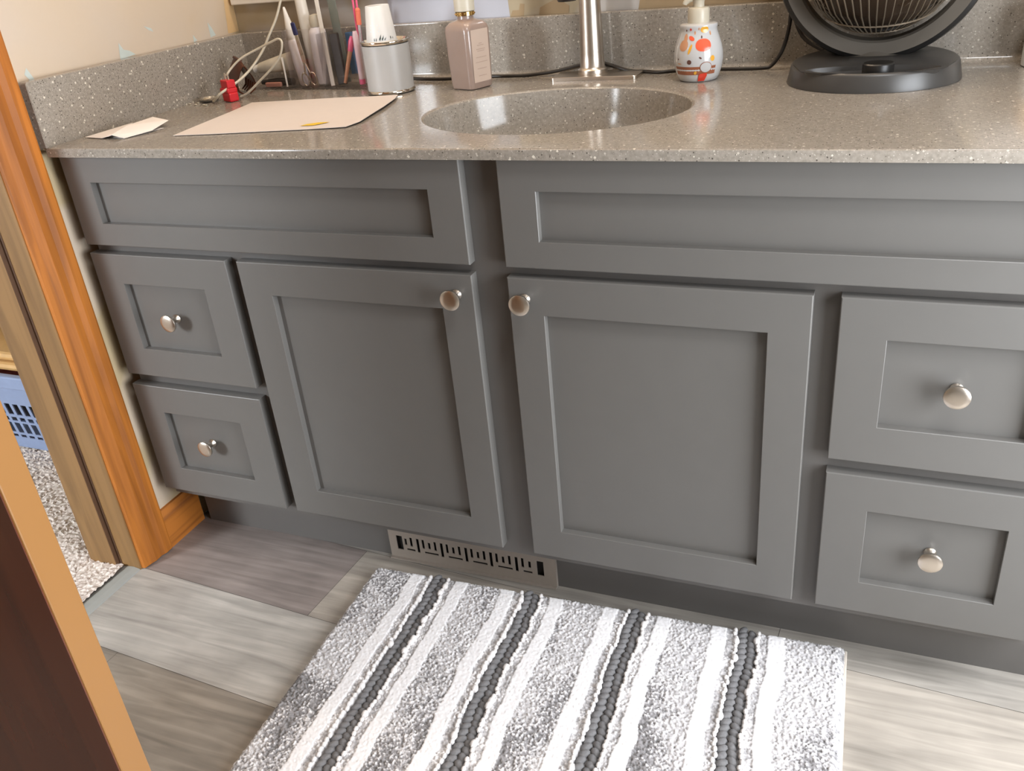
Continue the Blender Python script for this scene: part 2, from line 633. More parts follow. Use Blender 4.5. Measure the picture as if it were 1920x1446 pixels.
mb = MB()
mb.box((XW, YB, 0), (2.15, YB + 0.1, 2.4))
def patch(mb, pts, mi):
    mb.add([(x, YB - 0.0004, z) for x, z in pts], [tuple(range(len(pts)))], mi)
patch(mb, [(0.595, 0.924), (0.60, 0.934), (0.613, 0.934), (0.616, 0.945), (0.625, 0.944), (0.622, 0.924)], 1)
patch(mb, [(0.652, 0.924), (0.655, 0.936), (0.668, 0.942), (0.690, 0.950), (0.70, 0.944), (0.712, 0.936), (0.71, 0.924)], 1)
patch(mb, [(0.84, 0.924), (0.846, 0.955), (0.90, 1.00), (1.25, 1.00), (1.25, 0.924)], 1)
patch(mb, [(0.345, 0.924), (0.335, 0.99), (0.59, 0.99), (0.594, 0.924)], 2)
M_patch = mat('tan_wall_patch', (158, 134, 101), rough=0.8, noise=0.03, nscale=20)
M_primer = mat('pale_primer', (179, 178, 184), rough=0.7, noise=0.03, nscale=12)
struct(mb.build('wall_back', [M_wall_b, M_patch, M_primer]), 'patched plaster wall behind the vanity')

# right wall with its window opening
WX, WY0, WY1, WZ0, WZ1 = 2.05, -0.82, 0.02, 0.29, 1.23
mb = MB()
mb.box((WX, -2.5, 0), (WX + 0.1, WY0, 2.4))
mb.box((WX, WY1, 0), (WX + 0.1, YB + 0.1, 2.4))
mb.box((WX, WY0, 0), (WX + 0.1, WY1, WZ0))
mb.box((WX, WY0, WZ1), (WX + 0.1, WY1, 2.4))
struct(mb.build('wall_right', M_wall_plain), 'plain wall right of the vanity')
mb = MB()
mb.box((XB, -2.6, 0), (2.15, -2.5, 2.4))
struct(mb.build('wall_front', M_wall_plain), 'plain wall behind the camera')
mb = MB()
mb.box((XB, -2.6, 2.4), (2.15, 1.2, 2.5))
struct(mb.build('ceiling', M_ceil), 'white bathroom ceiling')


def window(name, M, w_, h_, mats, label):
    """window in local x (width) z (height); y=0 is the room face, +y outward"""
    mb = MB()
    mb.box((0, 0.03, 0), (w_, 0.034, h_), 0)
    o = mb.build(name, mats[0])
    o.matrix_world = M
    struct(o, label)
    mb = MB()
    for a, b in (((-0.05, -0.012, -0.05), (0, 0.04, h_ + 0.05)), ((w_, -0.012, -0.05), (w_ + 0.05, 0.04, h_ + 0.05)), ((0, -0.012, -0.05), (w_, 0.04, 0)), ((0, -0.012, h_), (w_, 0.04, h_ + 0.05)), ((0, 0.0, h_ / 2 - 0.02), (w_, 0.03, h_ / 2 + 0.02))):
        mb.box(a, b)
    f = mb.build('window_frame', mats[1], o)
    return o


Mx = Matrix.Translation((WX, WY0, WZ0)) @ Matrix.Rotation(PI / 2, 4, 'Z') @ Matrix.Scale(-1, 4, (0, 1, 0))
window('window_1', Mx, WY1 - WY0, WZ1 - WZ0, (M_sky, M_white), 'bright daylight window in the right bathroom wall')

# bedroom beyond the doorway
mb = MB()
mb.box((-3.7, -4.1, -0.03), (XB, 1.3, -0.0005))
mb.box((XB, DY0, -0.03), (XW - 0.040, DY1, -0.0005))
struct(mb.build('floor_bedroom', mat('carpet_backing', (150, 138, 128), rough=0.95, noise=0.2, nscale=150)), 'floor under the bedroom carpet')
mb = MB()
mb.box((-3.8, -4.1, 0), (-3.7, 1.3, 2.4))
struct(mb.build('wall_bedroom_left', M_wall_plain), 'far bedroom wall')
mb = MB()
mb.box((-3.8, 1.2, 0), (XB, 1.3, 2.4))
struct(mb.build('wall_bedroom_back', M_wall_plain), 'bedroom wall behind the laundry basket')
mb = MB()
bx0, bx1, bz0, bz1 = -2.70, -1.40, 1.07, 2.37
mb.box((-3.8, -4.1, 0), (bx0, -4.0, 2.4))
mb.box((bx1, -4.1, 0), (XW, -4.0, 2.4))
mb.box((bx0, -4.1, 0), (bx1, -4.0, bz0))
mb.box((bx0, -4.1, bz1), (bx1, -4.0, 2.4))
struct(mb.build('wall_bedroom_front', M_wall_plain), 'bedroom wall with the daylight window')
mb = MB()
mb.box((XB, -4.1, 0), (XW, -2.6, 2.4))
struct(mb.build('wall_bedroom_right', M_wall_plain), 'bedroom wall beside the bathroom')
mb = MB()
mb.box((-3.8, -4.1, 2.4), (XB, 1.3, 2.5))
struct(mb.build('ceiling_bedroom', M_ceil), 'bedroom ceiling')
Mx = Matrix.Translation((bx0, -4.0, bz0)) @ Matrix.Scale(-1, 4, (0, 1, 0))
window('window_2', Mx, bx1 - bx0, bz1 - bz0, (emit('bedroom_daylight_glass', (0.78, 0.88, 1.0), 9.0), M_white), 'bright bedroom window seen only in reflections')

# carpet pile near the doorway
cp = MB()
rng = random.Random(11)
nx, ny = 300, 340
x0, x1, y0, y1 = -1.30, -0.066, -0.80, 0.62
V = []
for j in range(ny + 1):
    for i in range(nx + 1):
        x, y = x0 + (x1 - x0) * i / nx, y0 + (y1 - y0) * j / ny
        V.append((x + rng.uniform(-.0015, .0015) * (i not in (0, nx)), y + rng.uniform(-.0015, .0015), 0.004 + rng.uniform(0, 0.006)))
F, fc = [], []
pal = [(214, 204, 196), (204, 192, 184), (224, 216, 208), (184, 170, 160), (210, 200, 192), (220, 210, 202)]
for j in range(ny):
    for i in range(nx):
        k = j * (nx + 1) + i
        cx, cy = V[k][0], V[k][1]
        if cx > XB - 0.004 and not (DY0 + .003 < cy < DY1 - 0.008):
            continue
        F.append((k, k + 1, k + nx + 2, k + nx + 1))
        fc.append(lin(rng.choice(pal)))
cp.add(V, F)
o = raw_build(cp, 'bedroom_carpet', [M_carpet], fc)
tag(o, 'mottled beige carpet pile seen through the doorway', 'carpet', kind='stuff')

# door casing, jamb, threshold, baseboard
XC = -0.014
mb = MB()
prof = [(-0.0, 0.0), (-0.0, 0.016), (-0.004, 0.018), (-0.020, 0.018), (-0.030, 0.014), (-0.046, 0.015), (-0.060, 0.011), (-0.0725, 0.009), (-0.074, 0.0)]
L0 = [(XW + d, -0.0182 + s, 0.0025) for s, d in prof]
L1 = [(XW + d, -0.0182 + s, 2.10) for s, d in prof]
mb.loops([L0, L1], 0, False, True, True)
L0 = [(XW + d, -0.9538 - s, 0.0025) for s, d in prof]
L1 = [(XW + d, -0.9538 - s, 2.10) for s, d in prof]
mb.loops([L0, L1], 0, False, True, True)
mb.box((XW, -0.954, 2.045), (XW + 0.014, -0.0182, 2.115))
struct(mb.build('trim_1', M_oak_z), 'orange oak door casing left of the vanity')
mb = MB()
mb.box((XB - 0.014, -0.0950, 0.0), (XW + 0.001, -0.0768, 2.06), 0, 0.001)
mb.box((XB - 0.002, -0.1040, 0.0), (XW - 0.052, -0.0950, 2.06), 0, 0.0015)   # door stop
mb.box((XB - 0.014, -0.8762, 0.0), (XW + 0.001, DY0, 2.06), 0, 0.001)
mb.box((XB - 0.014, DY0, 2.042), (XW + 0.001, -0.0950, 2.06), 0)
mb.box((XW - 0.0525, -0.1038, 0.0), (XW - 0.0512, -0.0951, 2.05), 1)  # thin dark brown strips: stop side, then jamb beside the stop
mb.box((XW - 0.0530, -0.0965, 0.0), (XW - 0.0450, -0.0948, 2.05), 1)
struct(mb.build('trim_2', [M_jamb, mat('dark_brown_stop_edge', (84, 58, 38), rough=0.6, noise=0.1)]), 'dull worn oak door jamb with a stop')
mb = MB()
mb.loops([[(XW - 0.002 + dx, y, z) for dx, z in ((0.002, 0.0), (0.0, 0.0022), (-0.014, 0.0045), (-0.030, 0.0030), (-0.040, 0.0), (-0.040, -0.001), (0.002, -0.001))] for y in (DY0, -0.0955)], 0, False, True, True)
struct(mb.build('trim_3', M_strip), 'flat grey threshold strip between vinyl and carpet')
mb = MB()
zb = 0.085
pr = [(0.0, 0.0), (0.0145, 0.0), (0.0145, zb - 0.018), (0.012, zb - 0.010), (0.0075, zb - 0.004), (0.006, zb), (0.0, zb)]
mb.loops([[(XW + dx, y, z) for dx, z in pr] for y in (-0.0176, 0.086)], 0, False, True, True)
struct(mb.build('baseboard_left', M_oak_y), 'short oak baseboard between door casing and vanity')

# the bathroom door standing open towards the camera
DH = Vector((XW + 0.004, -0.868, 0))
DF = Vector((0.673, -0.693, 0))
dv = (DH - DF)
Ld = dv.length
ang = math.atan2(-dv.y, -dv.x)
do = MB()
do.box((0, -0.0335, 0.008), (Ld, 0.0, 2.02), 0, 0.0015)
door = do.build('door_1', M_door_edge)
door.location = DH
door.rotation_euler = (0, 0, ang)
struct(door, 'open bathroom door with orange oak edge and dark stained face')
mb = MB()
mb.box((0.0, -0.0350, 0.008), (Ld - 0.0010, -0.0336, 2.02), 0, 0.0004)
mb.build('door_face', M_door_face, door)
mb = MB()
mb.lathe([(0.026, 0), (0.026, 0.004), (0.012, 0.01), (0.011, 0.03), (0.026, 0.045), (0.024, 0.06), (0.01, 0.066)], n=24, M=Matrix.Translation((Ld - 0.06, -0.0350, 1.30)) @ Matrix.Rotation(PI / 2, 4, 'X'))
mb.build('door_knob', M_nickel, door)

# ------------------------------------------------------------------ vanity cabinet
XE = 1.549
van = thing('bathroom_vanity', 'long grey shaker-front vanity cabinet under the speckled stone top', 'cabinet', (0, 0, 0))
mb = MB()
for a, b in (((0.004, 0.019, 0.1195), (XE, 0.038, 0.8045)), ((0.004, 0.038, 0.1195), (0.022, 0.548, 0.8045)), ((XE - 0.018, 0.038, 0.1195), (XE, 0.548, 0.8045)), ((0.022, 0.038, 0.1195), (XE - 0.018, 0.548, 0.135)), ((0.022, 0.536, 0.135), (XE - 0.018, 0.548, 0.8045))):
    mb.box(a, b)
mb.build('carcass', M_carc, van)
mb = MB()
mb.box((0.0, 0.0875, 0.0), (XE, 0.105, 0.1190), 0)
mb.build('toe_kick', M_carc, van)


def rect(x0, z0, x1, z1, y):
    return [(x0, y, z0), (x1, y, z0), (x1, y, z1), (x0, y, z1)]


def shaker(name, x0, x1, z0, z1, sx=0.0577, sz=0.0560, ix=None, iz=None):
    """frame-and-panel front standing on y 0..0.019, panel recessed"""
    b = 0.0014
    i0, i1 = ix or (x0 + sx, x1 - sx)
    k0, k1 = iz or (z0 + sz, z1 - sz)
    c = 0.0007
    mb = MB()
    L = [rect(x0, z0, x1, z1, 0.0186), rect(x0, z0, x1, z1, b), rect(x0 + b * .35, z0 + b * .35, x1 - b * .35, z1 - b * .35, b * .35), rect(x0 + b, z0 + b, x1 - b, z1 - b, 0),
         rect(i0 - c, k0 - c, i1 + c, k1 + c, 0), rect(i0, k0, i1, k1, c), rect(i0, k0, i1, k1, 0.0115)]
    mb.loops(L, 0, False, True, True)
    return mb.build(name, M_paint, van)


def knob(parent, x, z, y=0.0, tilt=0):
    mb = MB()
    pr = [(0.0075, 0.0), (0.0082, 0.0015), (0.0075, 0.003), (0.0055, 0.0055), (0.0050, 0.009), (0.0055, 0.0125), (0.0080, 0.0165), (0.0125, 0.0195), (0.0154, 0.0218), (0.0160, 0.0238), (0.0155, 0.0254), (0.0135, 0.0266), (0.009, 0.0274), (0.0045, 0.0277), (0.0006, 0.0278)]
    mb.lathe(pr, n=40, M=Matrix.Translation((x, y, z)) @ Matrix.Rotation(PI / 2, 4, 'X'))
    return mb.build('knob', M_nickel, parent)


ZFB, ZT, Z1B, Z2T, ZB = 0.6507, 0.6352, 0.3988, 0.3767, 0.1411
ff = shaker('false_front', 0.0, 0.7342, ZFB, 0.8035, ix=(0.0526, 0.6810), iz=(0.6899, 0.7602))
ff['label'] = 'left false drawer front without knob'
ff = shaker('false_front', 0.7900, 1.5280, ZFB, 0.8035, ix=(0.8441, 1.472), iz=(0.6899, 0.7602))
ff['label'] = 'right false drawer front without knob'
for x0, x1, nm in ((0.0, 0.291, 'left'), (1.2388, 1.5265, 'right')):
    d = shaker('drawer', x0, x1, Z1B, ZT, iz=(0.4551, 0.5806))
    d['label'] = 'upper drawer at the %s end' % nm
    knob(d, (x0 + x1) / 2 + 0.0, 0.5170, 0.0115)
    d = shaker('drawer', x0, x1, ZB, Z2T, iz=(0.1958, 0.3206))
    d['label'] = 'lower drawer at the %s end' % nm
    knob(d, (x0 + x1) / 2 + 0.0, 0.2600, 0.0115)
d = shaker('cabinet_door', 0.3145, 0.7342, ZB, ZT, ix=(0.3721, 0.6806), iz=(0.1956, 0.5791))
d['label'] = 'left cabinet door'
knob(d, 0.7075, 0.6040)
d = shaker('cabinet_door', 0.7900, 1.2061, ZB, ZT, ix=(0.8429, 1.1520), iz=(0.1956, 0.5791))
d['label'] = 'right cabinet door'
knob(d, 0.8155, 0.6040)

# floor register in the toe kick
vent = thing('heat_register', 'beige slotted heat register set in the toe kick', 'vent', (0.4515, 0.0795, 0.0015))
W = 0.343
holes = []
def ux(X):
    return (X - 225) / 1435 * W
holes.append((ux(292), .0215, ux(348), .0545))
for X in (365, 415):
    holes.append((ux(X), .0335 if X == 415 else .035, ux(X) + .0055, .0545 if X == 415 else .050))
holes.append((ux(378), .0225, ux(455), .0270))
for k in range(5):
    a = 474 + k * 213
    holes.append((ux(a), .0215, ux(a) + .0062, .0545))
    if k < 4:
        holes.append((ux(a + 50), .0335, ux(a + 50) + .0055, .0545))
        holes.append((ux(a + 104), .035, ux(a + 104) + .0055, .050))
        holes.append((ux(a + 157), .0335, ux(a + 157) + .0055, .0545))
        holes.append((ux(a + 64), .0225, ux(a + 190), .0270))
    else:
        holes.append((ux(a + 52), .0335, ux(a + 52) + .0055, .0545))
        holes.append((ux(a + 110), .035, ux(a + 110) + .0055, .050))
        holes.append((ux(a + 64), .0225, ux(a + 140), .0270))
holes.append((ux(1506), .0215, ux(1562), .0545))
mb = MB()
plate_with_holes(mb, W, 0.066, holes, 0.002)
mb.box((0, 0.002, 0), (0.003, 0.0075, 0.066))
mb.box((W - 0.003, 0.002, 0), (W, 0.0075, 0.066))
mb.box((0, -0.006, 0), (W, 0.0, 0.003))
mb.build('grille', M_vent, vent)
mb = MB()
mb.box((0.004, 0.0062, 0.004), (W - 0.004, 0.0076, 0.064))
mb.build('duct_opening', M_dark, vent)

# ------------------------------------------------------------------ stone top with integral bowl
top = thing('stone_countertop', 'speckled grey-brown solid-surface vanity top with integral oval bowl', 'countertop', (0, 0, 0))
ZC = 0.8053
X0, X1, Y0, Y1 = -0.009, 1.575, -0.012, 0.570
SX, SY, SA, SB = 0.789, 0.2450, 0.2105, 0.1720
N = 160
angs = [2 * PI * i / N for i in range(N)]
for cxn, cyn in ((X0, Y0), (X1, Y0), (X1, Y1), (X0, Y1)):
    a = math.atan2(cyn - SY, cxn - SX) % (2 * PI)
    angs.append(a)
angs = sorted(set(round(a, 6) for a in angs))
def border(a):
    dx, dy = math.cos(a), math.sin(a)
    t = min([((X1 - SX) / dx if dx > 0 else (X0 - SX) / dx) if abs(dx) > 1e-9 else 9e9, ((Y1 - SY) / dy if dy > 0 else (Y0 - SY) / dy) if abs(dy) > 1e-9 else 9e9])
    return SX + dx * t, SY + dy * t
def ell(a, k, z):
    dx, dy = math.cos(a), math.sin(a)
    t = 1 / math.sqrt((dx / SA) ** 2 + (dy / SB) ** 2)
    return (SX + dx * t * k, SY + dy * t * k, z)
outer = [border(a) for a in angs]
def cl(p, r, z):
    return (min(max(p[0], X0 + r), X1 - r), min(max(p[1], Y0 + r), Y1 - r), z)
Ls = [[cl(p, 0, ZC) for p in outer], [cl(p, 0, H - 0.0042) for p in outer], [cl(p, .0013, H - 0.0013) for p in outer], [cl(p, .0042, H) for p in outer]]
Ls.append([ell(a, 1.03, H) for a in angs])
Ls.append([ell(a, 1.012, H - 0.0006) for a in angs])
Ls.append([ell(a, 1.0, H - 0.0025) for a in angs])
mb = MB()
mb.loops(Ls, 0, True, False, False)
under = [[cl(p, 0, ZC) for p in outer], [ell(a, 0.99, ZC) for a in angs]]
mb.loops(under, 0, False)
mb.build('slab', M_stone, top, wn=True)
mb = MB()
bl = [ell(a, 1.0, H - 0.0025) for a in angs]
B = [bl]
for k in range(1, 15):
    t = k / 14
    rr = math.cos(t * PI / 2) ** 0.55
    B.append([ell(a, max(0.985 * rr, 0.0), H - 0.0025 - 0.135 * math.sin(t * PI / 2) ** 0.9) for a in angs])
B[-1] = [ell(a, 0.10, H - 0.1375) for a in angs]
mb.loops(B, 0, True, False, True)
mb.build('bowl', M_stone, top)
mb = MB()
mb.lathe([(0.0225, 0), (0.0225, 0.003), (0.018, 0.004), (0.016, 0.001), (0.001, 0.003)], cx=SX, cy=SY, cz=H - 0.1378, n=32)
mb.build('drain', M_chrome, top)
# backsplash with a coved foot
mb = MB()
ZS = 0.924
yb = 0.5505
pr = [(YB, H - 0.004), (YB, ZS - 0.001), (YB - 0.001, ZS), (yb + 0.003, ZS), (yb + 0.0008, ZS - 0.0009), (yb, ZS - 0.003)]
for k in range(0, 7):
    t = k / 6 * PI / 2
    pr.append((yb - 0.012 * (1 - math.cos(t)), H + 0.012 * (1 - math.sin(t)) + 0.0002))
pr.append((yb - 0.012, H - 0.004))
mb.loops([[(x, y, z) for y, z in pr] for x in (-0.010, X1)], 0, True, True, True)
mb.build('backsplash', M_stone, top, wn=True)
side = MB()
xs_ = -0.0085
def rr_loop(x, ins):
    y0, y1, z0, z1, r = -0.0095 + ins, 0.5505, H - 0.0055 + ins, ZS - ins, 0.006
    P = []
    for cy_, cz_, a0 in ((y0 + r, z0 + r, PI), (y1, z0, 1.5 * PI), (y1, z1, 0), (y0 + r, z1 - r, PI / 2)):
        if cy_ == y1:
            P.append((x, cy_, cz_))
        else:
            for q in range(5):
                a = a0 + q / 4 * PI / 2
                P.append((x, cy_ + r * math.cos(a), cz_ + r * math.sin(a)))
    return P
side.loops([rr_loop(XW + 0.0006, 0), rr_loop(xs_ - 0.0015, 0), rr_loop(xs_, 0.0015)], 0, False, True, True)
side.build('side_splash', M_stone, top)

# ------------------------------------------------------------------ faucet
fx, fy = 0.7668, 0.520
fa = thing('faucet', 'brushed nickel single-hole faucet behind the oval bowl', 'faucet', (fx, fy, H + 0.0002))
mb = MB()
P = []
for cx_, cy_, a0 in ((0.074, 0.024, 0), (-0.072, 0.024, PI / 2), (-0.072, -0.034, PI), (0.074, -0.034, 1.5 * PI)):
    for q in range(6):
        a = a0 + q / 5 * PI / 2
        P.append((cx_ + 0.010 + 0.006 * math.cos(a), cy_ + 0.006 * math.sin(a)))
def pl_(s, z):
    return [(0.011 + (x - 0.011) * s, -0.005 + (y + 0.005) * s, z) for x, y in P]
mb.loops([pl_(1, 0), pl_(1, 0.0052), pl_(0.985, 0.0062)], 0, False, True, True)
mb.build('deck_plate', M_nickel, fa)
mb = MB()
mb.lathe([(0.0265, 0.0063), (0.0268, 0.008), (0.0262, 0.0135), (0.0240, 0.0150), (0.0222, 0.018), (0.0212, 0.04), (0.0200, 0.08), (0.0188, 0.12), (0.0182, 0.17), (0.0182, 0.205), (0.0172, 0.210)], n=48)
mb.build('faucet_body', M_nickel, fa)
mb = MB()
sp = smooth_pts([(0, 0, 0.19), (0, 0.0, 0.225), (0, -0.022, 0.262), (0, -0.060, 0.275), (0, -0.100, 0.255), (-0.000, -0.119, 0.205), (0, -0.120, 0.150)], 8)
mb.tube(sp, [0.0160] * (len(sp) - 6) + [0.0162] * 6, n=28)
spo = mb.build('spout', M_nickel, fa)
mb = MB()
mb.lathe([(0.0150, 0.0), (0.0160, 0.002), (0.0160, 0.010), (0.013, 0.0125)], cy=-0.120, cz=0.1385, n=32)
mb.build('aerator', M_darkcase, spo)
mb = MB()
mb.tube([(0.018, 0, 0.185), (0.034, 0, 0.187)], 0.010, n=20)
mb.tube([(0.034, 0, 0.187), (0.044, 0, 0.19), (0.075, 0.0, 0.225), (0.090, 0, 0.245)], [0.0075, 0.0075, 0.0058, 0.0050], n=16)
mb.build('handle', M_nickel, fa)

# ------------------------------------------------------------------ soap dispenser with autumn print
M_print = [mat('ceramic_white', (192, 192, 192), rough=0.12, coat=0.5, noise=0.01), mat('print_coral', (226, 96, 66), rough=0.2), mat('print_brown', (150, 92, 66), rough=0.2), mat('print_tan', (196, 142, 106), rough=0.2), mat('print_mustard', (222, 164, 60), rough=0.2), mat('print_red', (206, 62, 44), rough=0.2), mat('print_dark', (96, 66, 58), rough=0.2)]
sd = thing('soap_dispenser', 'white round soap dispenser printed with pumpkins and a brown band', 'soap dispenser', (0.9679, 0.4640, H + 0.0002))
dprof = [(0.0290, 0.0), (0.0318, 0.002), (0.0345, 0.008), (0.0385, 0.020), (0.0402, 0.032), (0.0398, 0.043), (0.0375, 0.055), (0.0335, 0.067), (0.0302, 0.076), (0.0298, 0.081), (0.0308, 0.0845), (0.0300, 0.0870), (0.0260, 0.0885), (0.0170, 0.0890)]
def dr(z):
    for (r0, z0), (r1, z1) in zip(dprof, dprof[1:]):
        if z0 <= z <= z1:
            return r0 + (r1 - r0) * (z - z0) / (z1 - z0)
    return dprof[-1][0]
mb = MB()
mb.lathe(dprof, n=56)
az0 = math.atan2(-1.0875 - 0.464, 1.2757 - 0.9679)
def decal(u, z, pts, mi, lift=0.00035):
    """patch on the body; u metres to the right of the centre as seen, z height; pts offsets"""
    LL = []
    for t_ in (1.0, 0.75, 0.5, 0.25, 0.02):
        ring = []
        for du, dz in pts:
            zz = z + dz * t_
            r = dr(zz) + lift
            a = az0 + (u + du * t_) / 0.039
            ring.append((r * math.cos(a), r * math.sin(a), zz))
        LL.append(ring)
    mb.loops(LL, mi, True, False, True)
def blob(a, b, n_=16, rot_=0.0, sq=1.0):
    out = []
    for i in range(n_):
        t = 2 * PI * i / n_
        x, y = a * math.copysign(abs(math.cos(t)) ** sq, math.cos(t)), b * math.sin(t)
        out.append((x * math.cos(rot_) - y * math.sin(rot_), x * math.sin(rot_) + y * math.cos(rot_)))
    return out
decal(0.0085, 0.0580, blob(0.0135, 0.0095, 20, sq=0.8), 1)
decal(0.0060, 0.0700, blob(0.0014, 0.0022), 6)
decal(-0.0270, 0.0580, blob(0.0090, 0.0085, rot_=0.6), 3)
decal(-0.0250, 0.0690, blob(0.0040, 0.0065, rot_=0.2), 3)
decal(-0.0130, 0.0685, blob(0.0060, 0.0032, rot_=-0.4), 1)
decal(-0.0140, 0.0525, blob(0.0022, 0.0080, rot_=-0.35), 4)
decal(0.0125, 0.0805, blob(0.0085, 0.0050, rot_=0.0), 4)
decal(-0.0160, 0.0815, blob(0.0020, 0.0020), 5)
decal(-0.0070, 0.0765, blob(0.0015, 0.0028), 3)
decal(0.0230, 0.0370, blob(0.0038, 0.0045), 4)
decal(-0.0145, 0.0330, blob(0.0036, 0.0036), 6)
decal(0.0030, 0.0390, blob(0.0024, 0.0014, rot_=-0.6), 6)
decal(0.0245, 0.0745, blob(0.0018, 0.0032), 3)
decal(0.0010, 0.0820, blob(0.0014, 0.0022), 3)
decal(-0.0260, 0.0800, blob(0.0016, 0.0016), 6)
decal(-0.0360, 0.0370, blob(0.0012, 0.0012), 6)
decal(-0.0330, 0.0300, blob(0.0045, 0.0007), 3)
# brown band with a white round label and a red bow
bandv, bandf = [], []
for k in range(17):
    a = az0 + (-0.044 + 0.074 * k / 16) / 0.039
    for zz in (0.0125, 0.0255):
        r = dr(zz) + 0.0005
        bandv.append((r * math.cos(a), r * math.sin(a), zz))
for k in range(16):
    bandf.append((2 * k, 2 * k + 2, 2 * k + 3, 2 * k + 1))
mb.add(bandv, bandf, 2, True)
decal(0.0120, 0.0240, blob(0.0098, 0.0088, 24), 2, 0.0007)
decal(0.0120, 0.0240, blob(0.0088, 0.0079, 24), 0, 0.0011)
decal(0.0060, 0.0085, [(-0.007, -0.0065), (0.005, -0.0065), (0.009, 0.002), (0.008, 0.0065), (-0.004, 0.0055), (-0.006, 0.002)], 5, 0.0014)
decal(-0.0050, 0.0160, blob(0.0022, 0.0030, rot_=-0.6), 4, 0.0011)
mb.build('bottle_body', M_print, sd)
mb = MB()
mb.lathe([(0.0172, 0.0885), (0.0174, 0.090), (0.0174, 0.108), (0.0160, 0.1115), (0.0092, 0.1125)], n=36)
mb.build('pump_collar', M_cream, sd)
mb = MB()
mb.lathe([(0.0088, 0.1120), (0.0088, 0.1200), (0.0105, 0.1235), (0.0120, 0.1265), (0.0115, 0.1285), (0.004, 0.1290)], n=28)
ca, sa = math.cos(az0 - PI / 2), math.sin(az0 - PI / 2)
q = [Vector((ca * t_, sa * t_, z_)) for t_, z_ in ((0.0, 0.1255), (0.010, 0.1258), (0.016, 0.1240), (0.0215, 0.1195), (0.0225, 0.1170))]
q2 = [Vector((-ca * t_, -sa * t_, z_)) for t_, z_ in ((0.0, 0.1265), (0.012, 0.1275), (0.0175, 0.1275))]
mb.tube(q, [0.0055, 0.0055, 0.0050, 0.0042, 0.0036], n=14)
mb.tube(q2, [0.0048, 0.0042, 0.0030], n=14)
mb.build('pump_head', M_cream, sd)

# ------------------------------------------------------------------ pink lotion bottle
lb = thing('lotion_bottle', 'square dusty-pink lotion bottle with pale label left of the faucet', 'bottle', (0.5620, 0.4430, H + 0.0002), math.radians(-66))
def rsq(h, r, z, n_=7):
    P = []
    for sx, sy, a0 in ((1, 1, 0), (-1, 1, PI / 2), (-1, -1, PI), (1, -1, 1.5 * PI)):
        for q in range(n_):
            a = a0 + q / (n_ - 1) * PI / 2
            P.append((sx * (h - r) + r * math.cos(a), sy * (h - r) + r * math.sin(a), z))
    return P
mb = MB()
Rz = Matrix.Rotation(PI / 4, 4, 'Z')
Ls = [rsq(0.0250, .009, 0.0), rsq(0.0275, .010, 0.002), rsq(0.0285, .0095, 0.010), rsq(0.0295, .0090, 0.055), rsq(0.0300, .0090, 0.098), rsq(0.0290, .0110, 0.106), rsq(0.0245, .0130, 0.112), rsq(0.0180, .0150, 0.1150), rsq(0.0145, .0144, 0.1170), rsq(0.0140, .0139, 0.122)]
mb.loops(Ls, 0, True, True, True, True, Rz)
mb.build('bottle_body', M_pink, lb)
mb = MB()
mb.lathe([(0.0150, 0.1220), (0.0168, 0.1225), (0.0168, 0.1285), (0.0150, 0.1290)], n=36)
for k in range(12):
    a = 2 * PI * k / 12
    mb.ball((0.0168 * math.cos(a), 0.0168 * math.sin(a), 0.1255), 0.0017, 6, 4)
mb.build('neck_ring', mat('gold_metal', (206, 172, 110), rough=0.2, metal=1.0), lb)
mb = MB()
mb.lathe([(0.0165, 0.1290), (0.0178, 0.1300), (0.0182, 0.150), (0.0176, 0.162), (0.012, 0.166)], n=36)
mb.build('cap', M_cream, lb)
mb = MB()
Ry = Matrix.Rotation(PI / 4, 4, 'Z')
# label on the face that looks to camera right
def lab(x0, x1, z0, z1, y, mi):
    mb.add([(y + (z0 * 0.02), x0, z0), (y + (z0 * 0.02), x1, z0), (y + z1 * 0.02, x1, z1), (y + z1 * 0.02, x0, z1)], [(0, 1, 2, 3)], mi, False, Ry)
lab(-0.0215, 0.0205, 0.012, 0.100, 0.02875, 0)
for zz, w0 in ((0.076, 0.004), (0.073, 0.008), (0.0665, 0.011), (0.0635, 0.009), (0.053, 0.013), (0.045, 0.015), (0.034, 0.012), (0.022, 0.010)):
    lab(-w0, w0, zz, zz + 0.0012, 0.0290, 1)
mb.build('label', [M_label, M_labeltext], lb)

# ------------------------------------------------------------------ white can and paper cup
cn = thing('metal_can', 'white label-less metal can with bare silver rims carrying a cup', 'can', (0.4066, 0.4200, H + 0.0016))
mb = MB()
mb.lathe([(0.0428, 0.0045), (0.0428, 0.0835)], n=56, cap0=False, cap1=False)
mb.build('can_body', mat('white_can_enamel', (160, 157, 153), rough=0.38, noise=0.01), cn)
for nm, z0, s in (('bottom_rim', 0.0, 1), ('top_rim', 0.0905, -1)):
    mb = MB()
    mb.lathe([(0.0400, z0 + s * 0.003), (0.0425, z0), (0.0440, z0 + s * 0.0008), (0.0444, z0 + s * 0.0022), (0.0438, z0 + s * 0.0040), (0.0428, z0 + s * 0.0055)], n=56, cap0=(s == 1), cap1=False)
    if s == -1:
        mb.lathe([(0.0400, z0 - 0.003), (0.0395, z0 - 0.0035), (0.001, z0 - 0.0035)], n=56, cap0=False)
    mb.build(nm, M_chrome, cn)
pc = thing('paper_cup', 'white paper cup with dark leaf print turned upside down on the can', 'cup', (0.4040, 0.4150, H + 0.0885))
mb = MB()
mb.lathe([(0.0272, 0.0012), (0.0282, 0.0), (0.0288, 0.001), (0.0286, 0.0025), (0.0276, 0.0032), (0.0212, 0.0610), (0.0205, 0.0620), (0.0198, 0.0612), (0.0196, 0.0560), (0.001, 0.0555)], n=44, cap0=False)
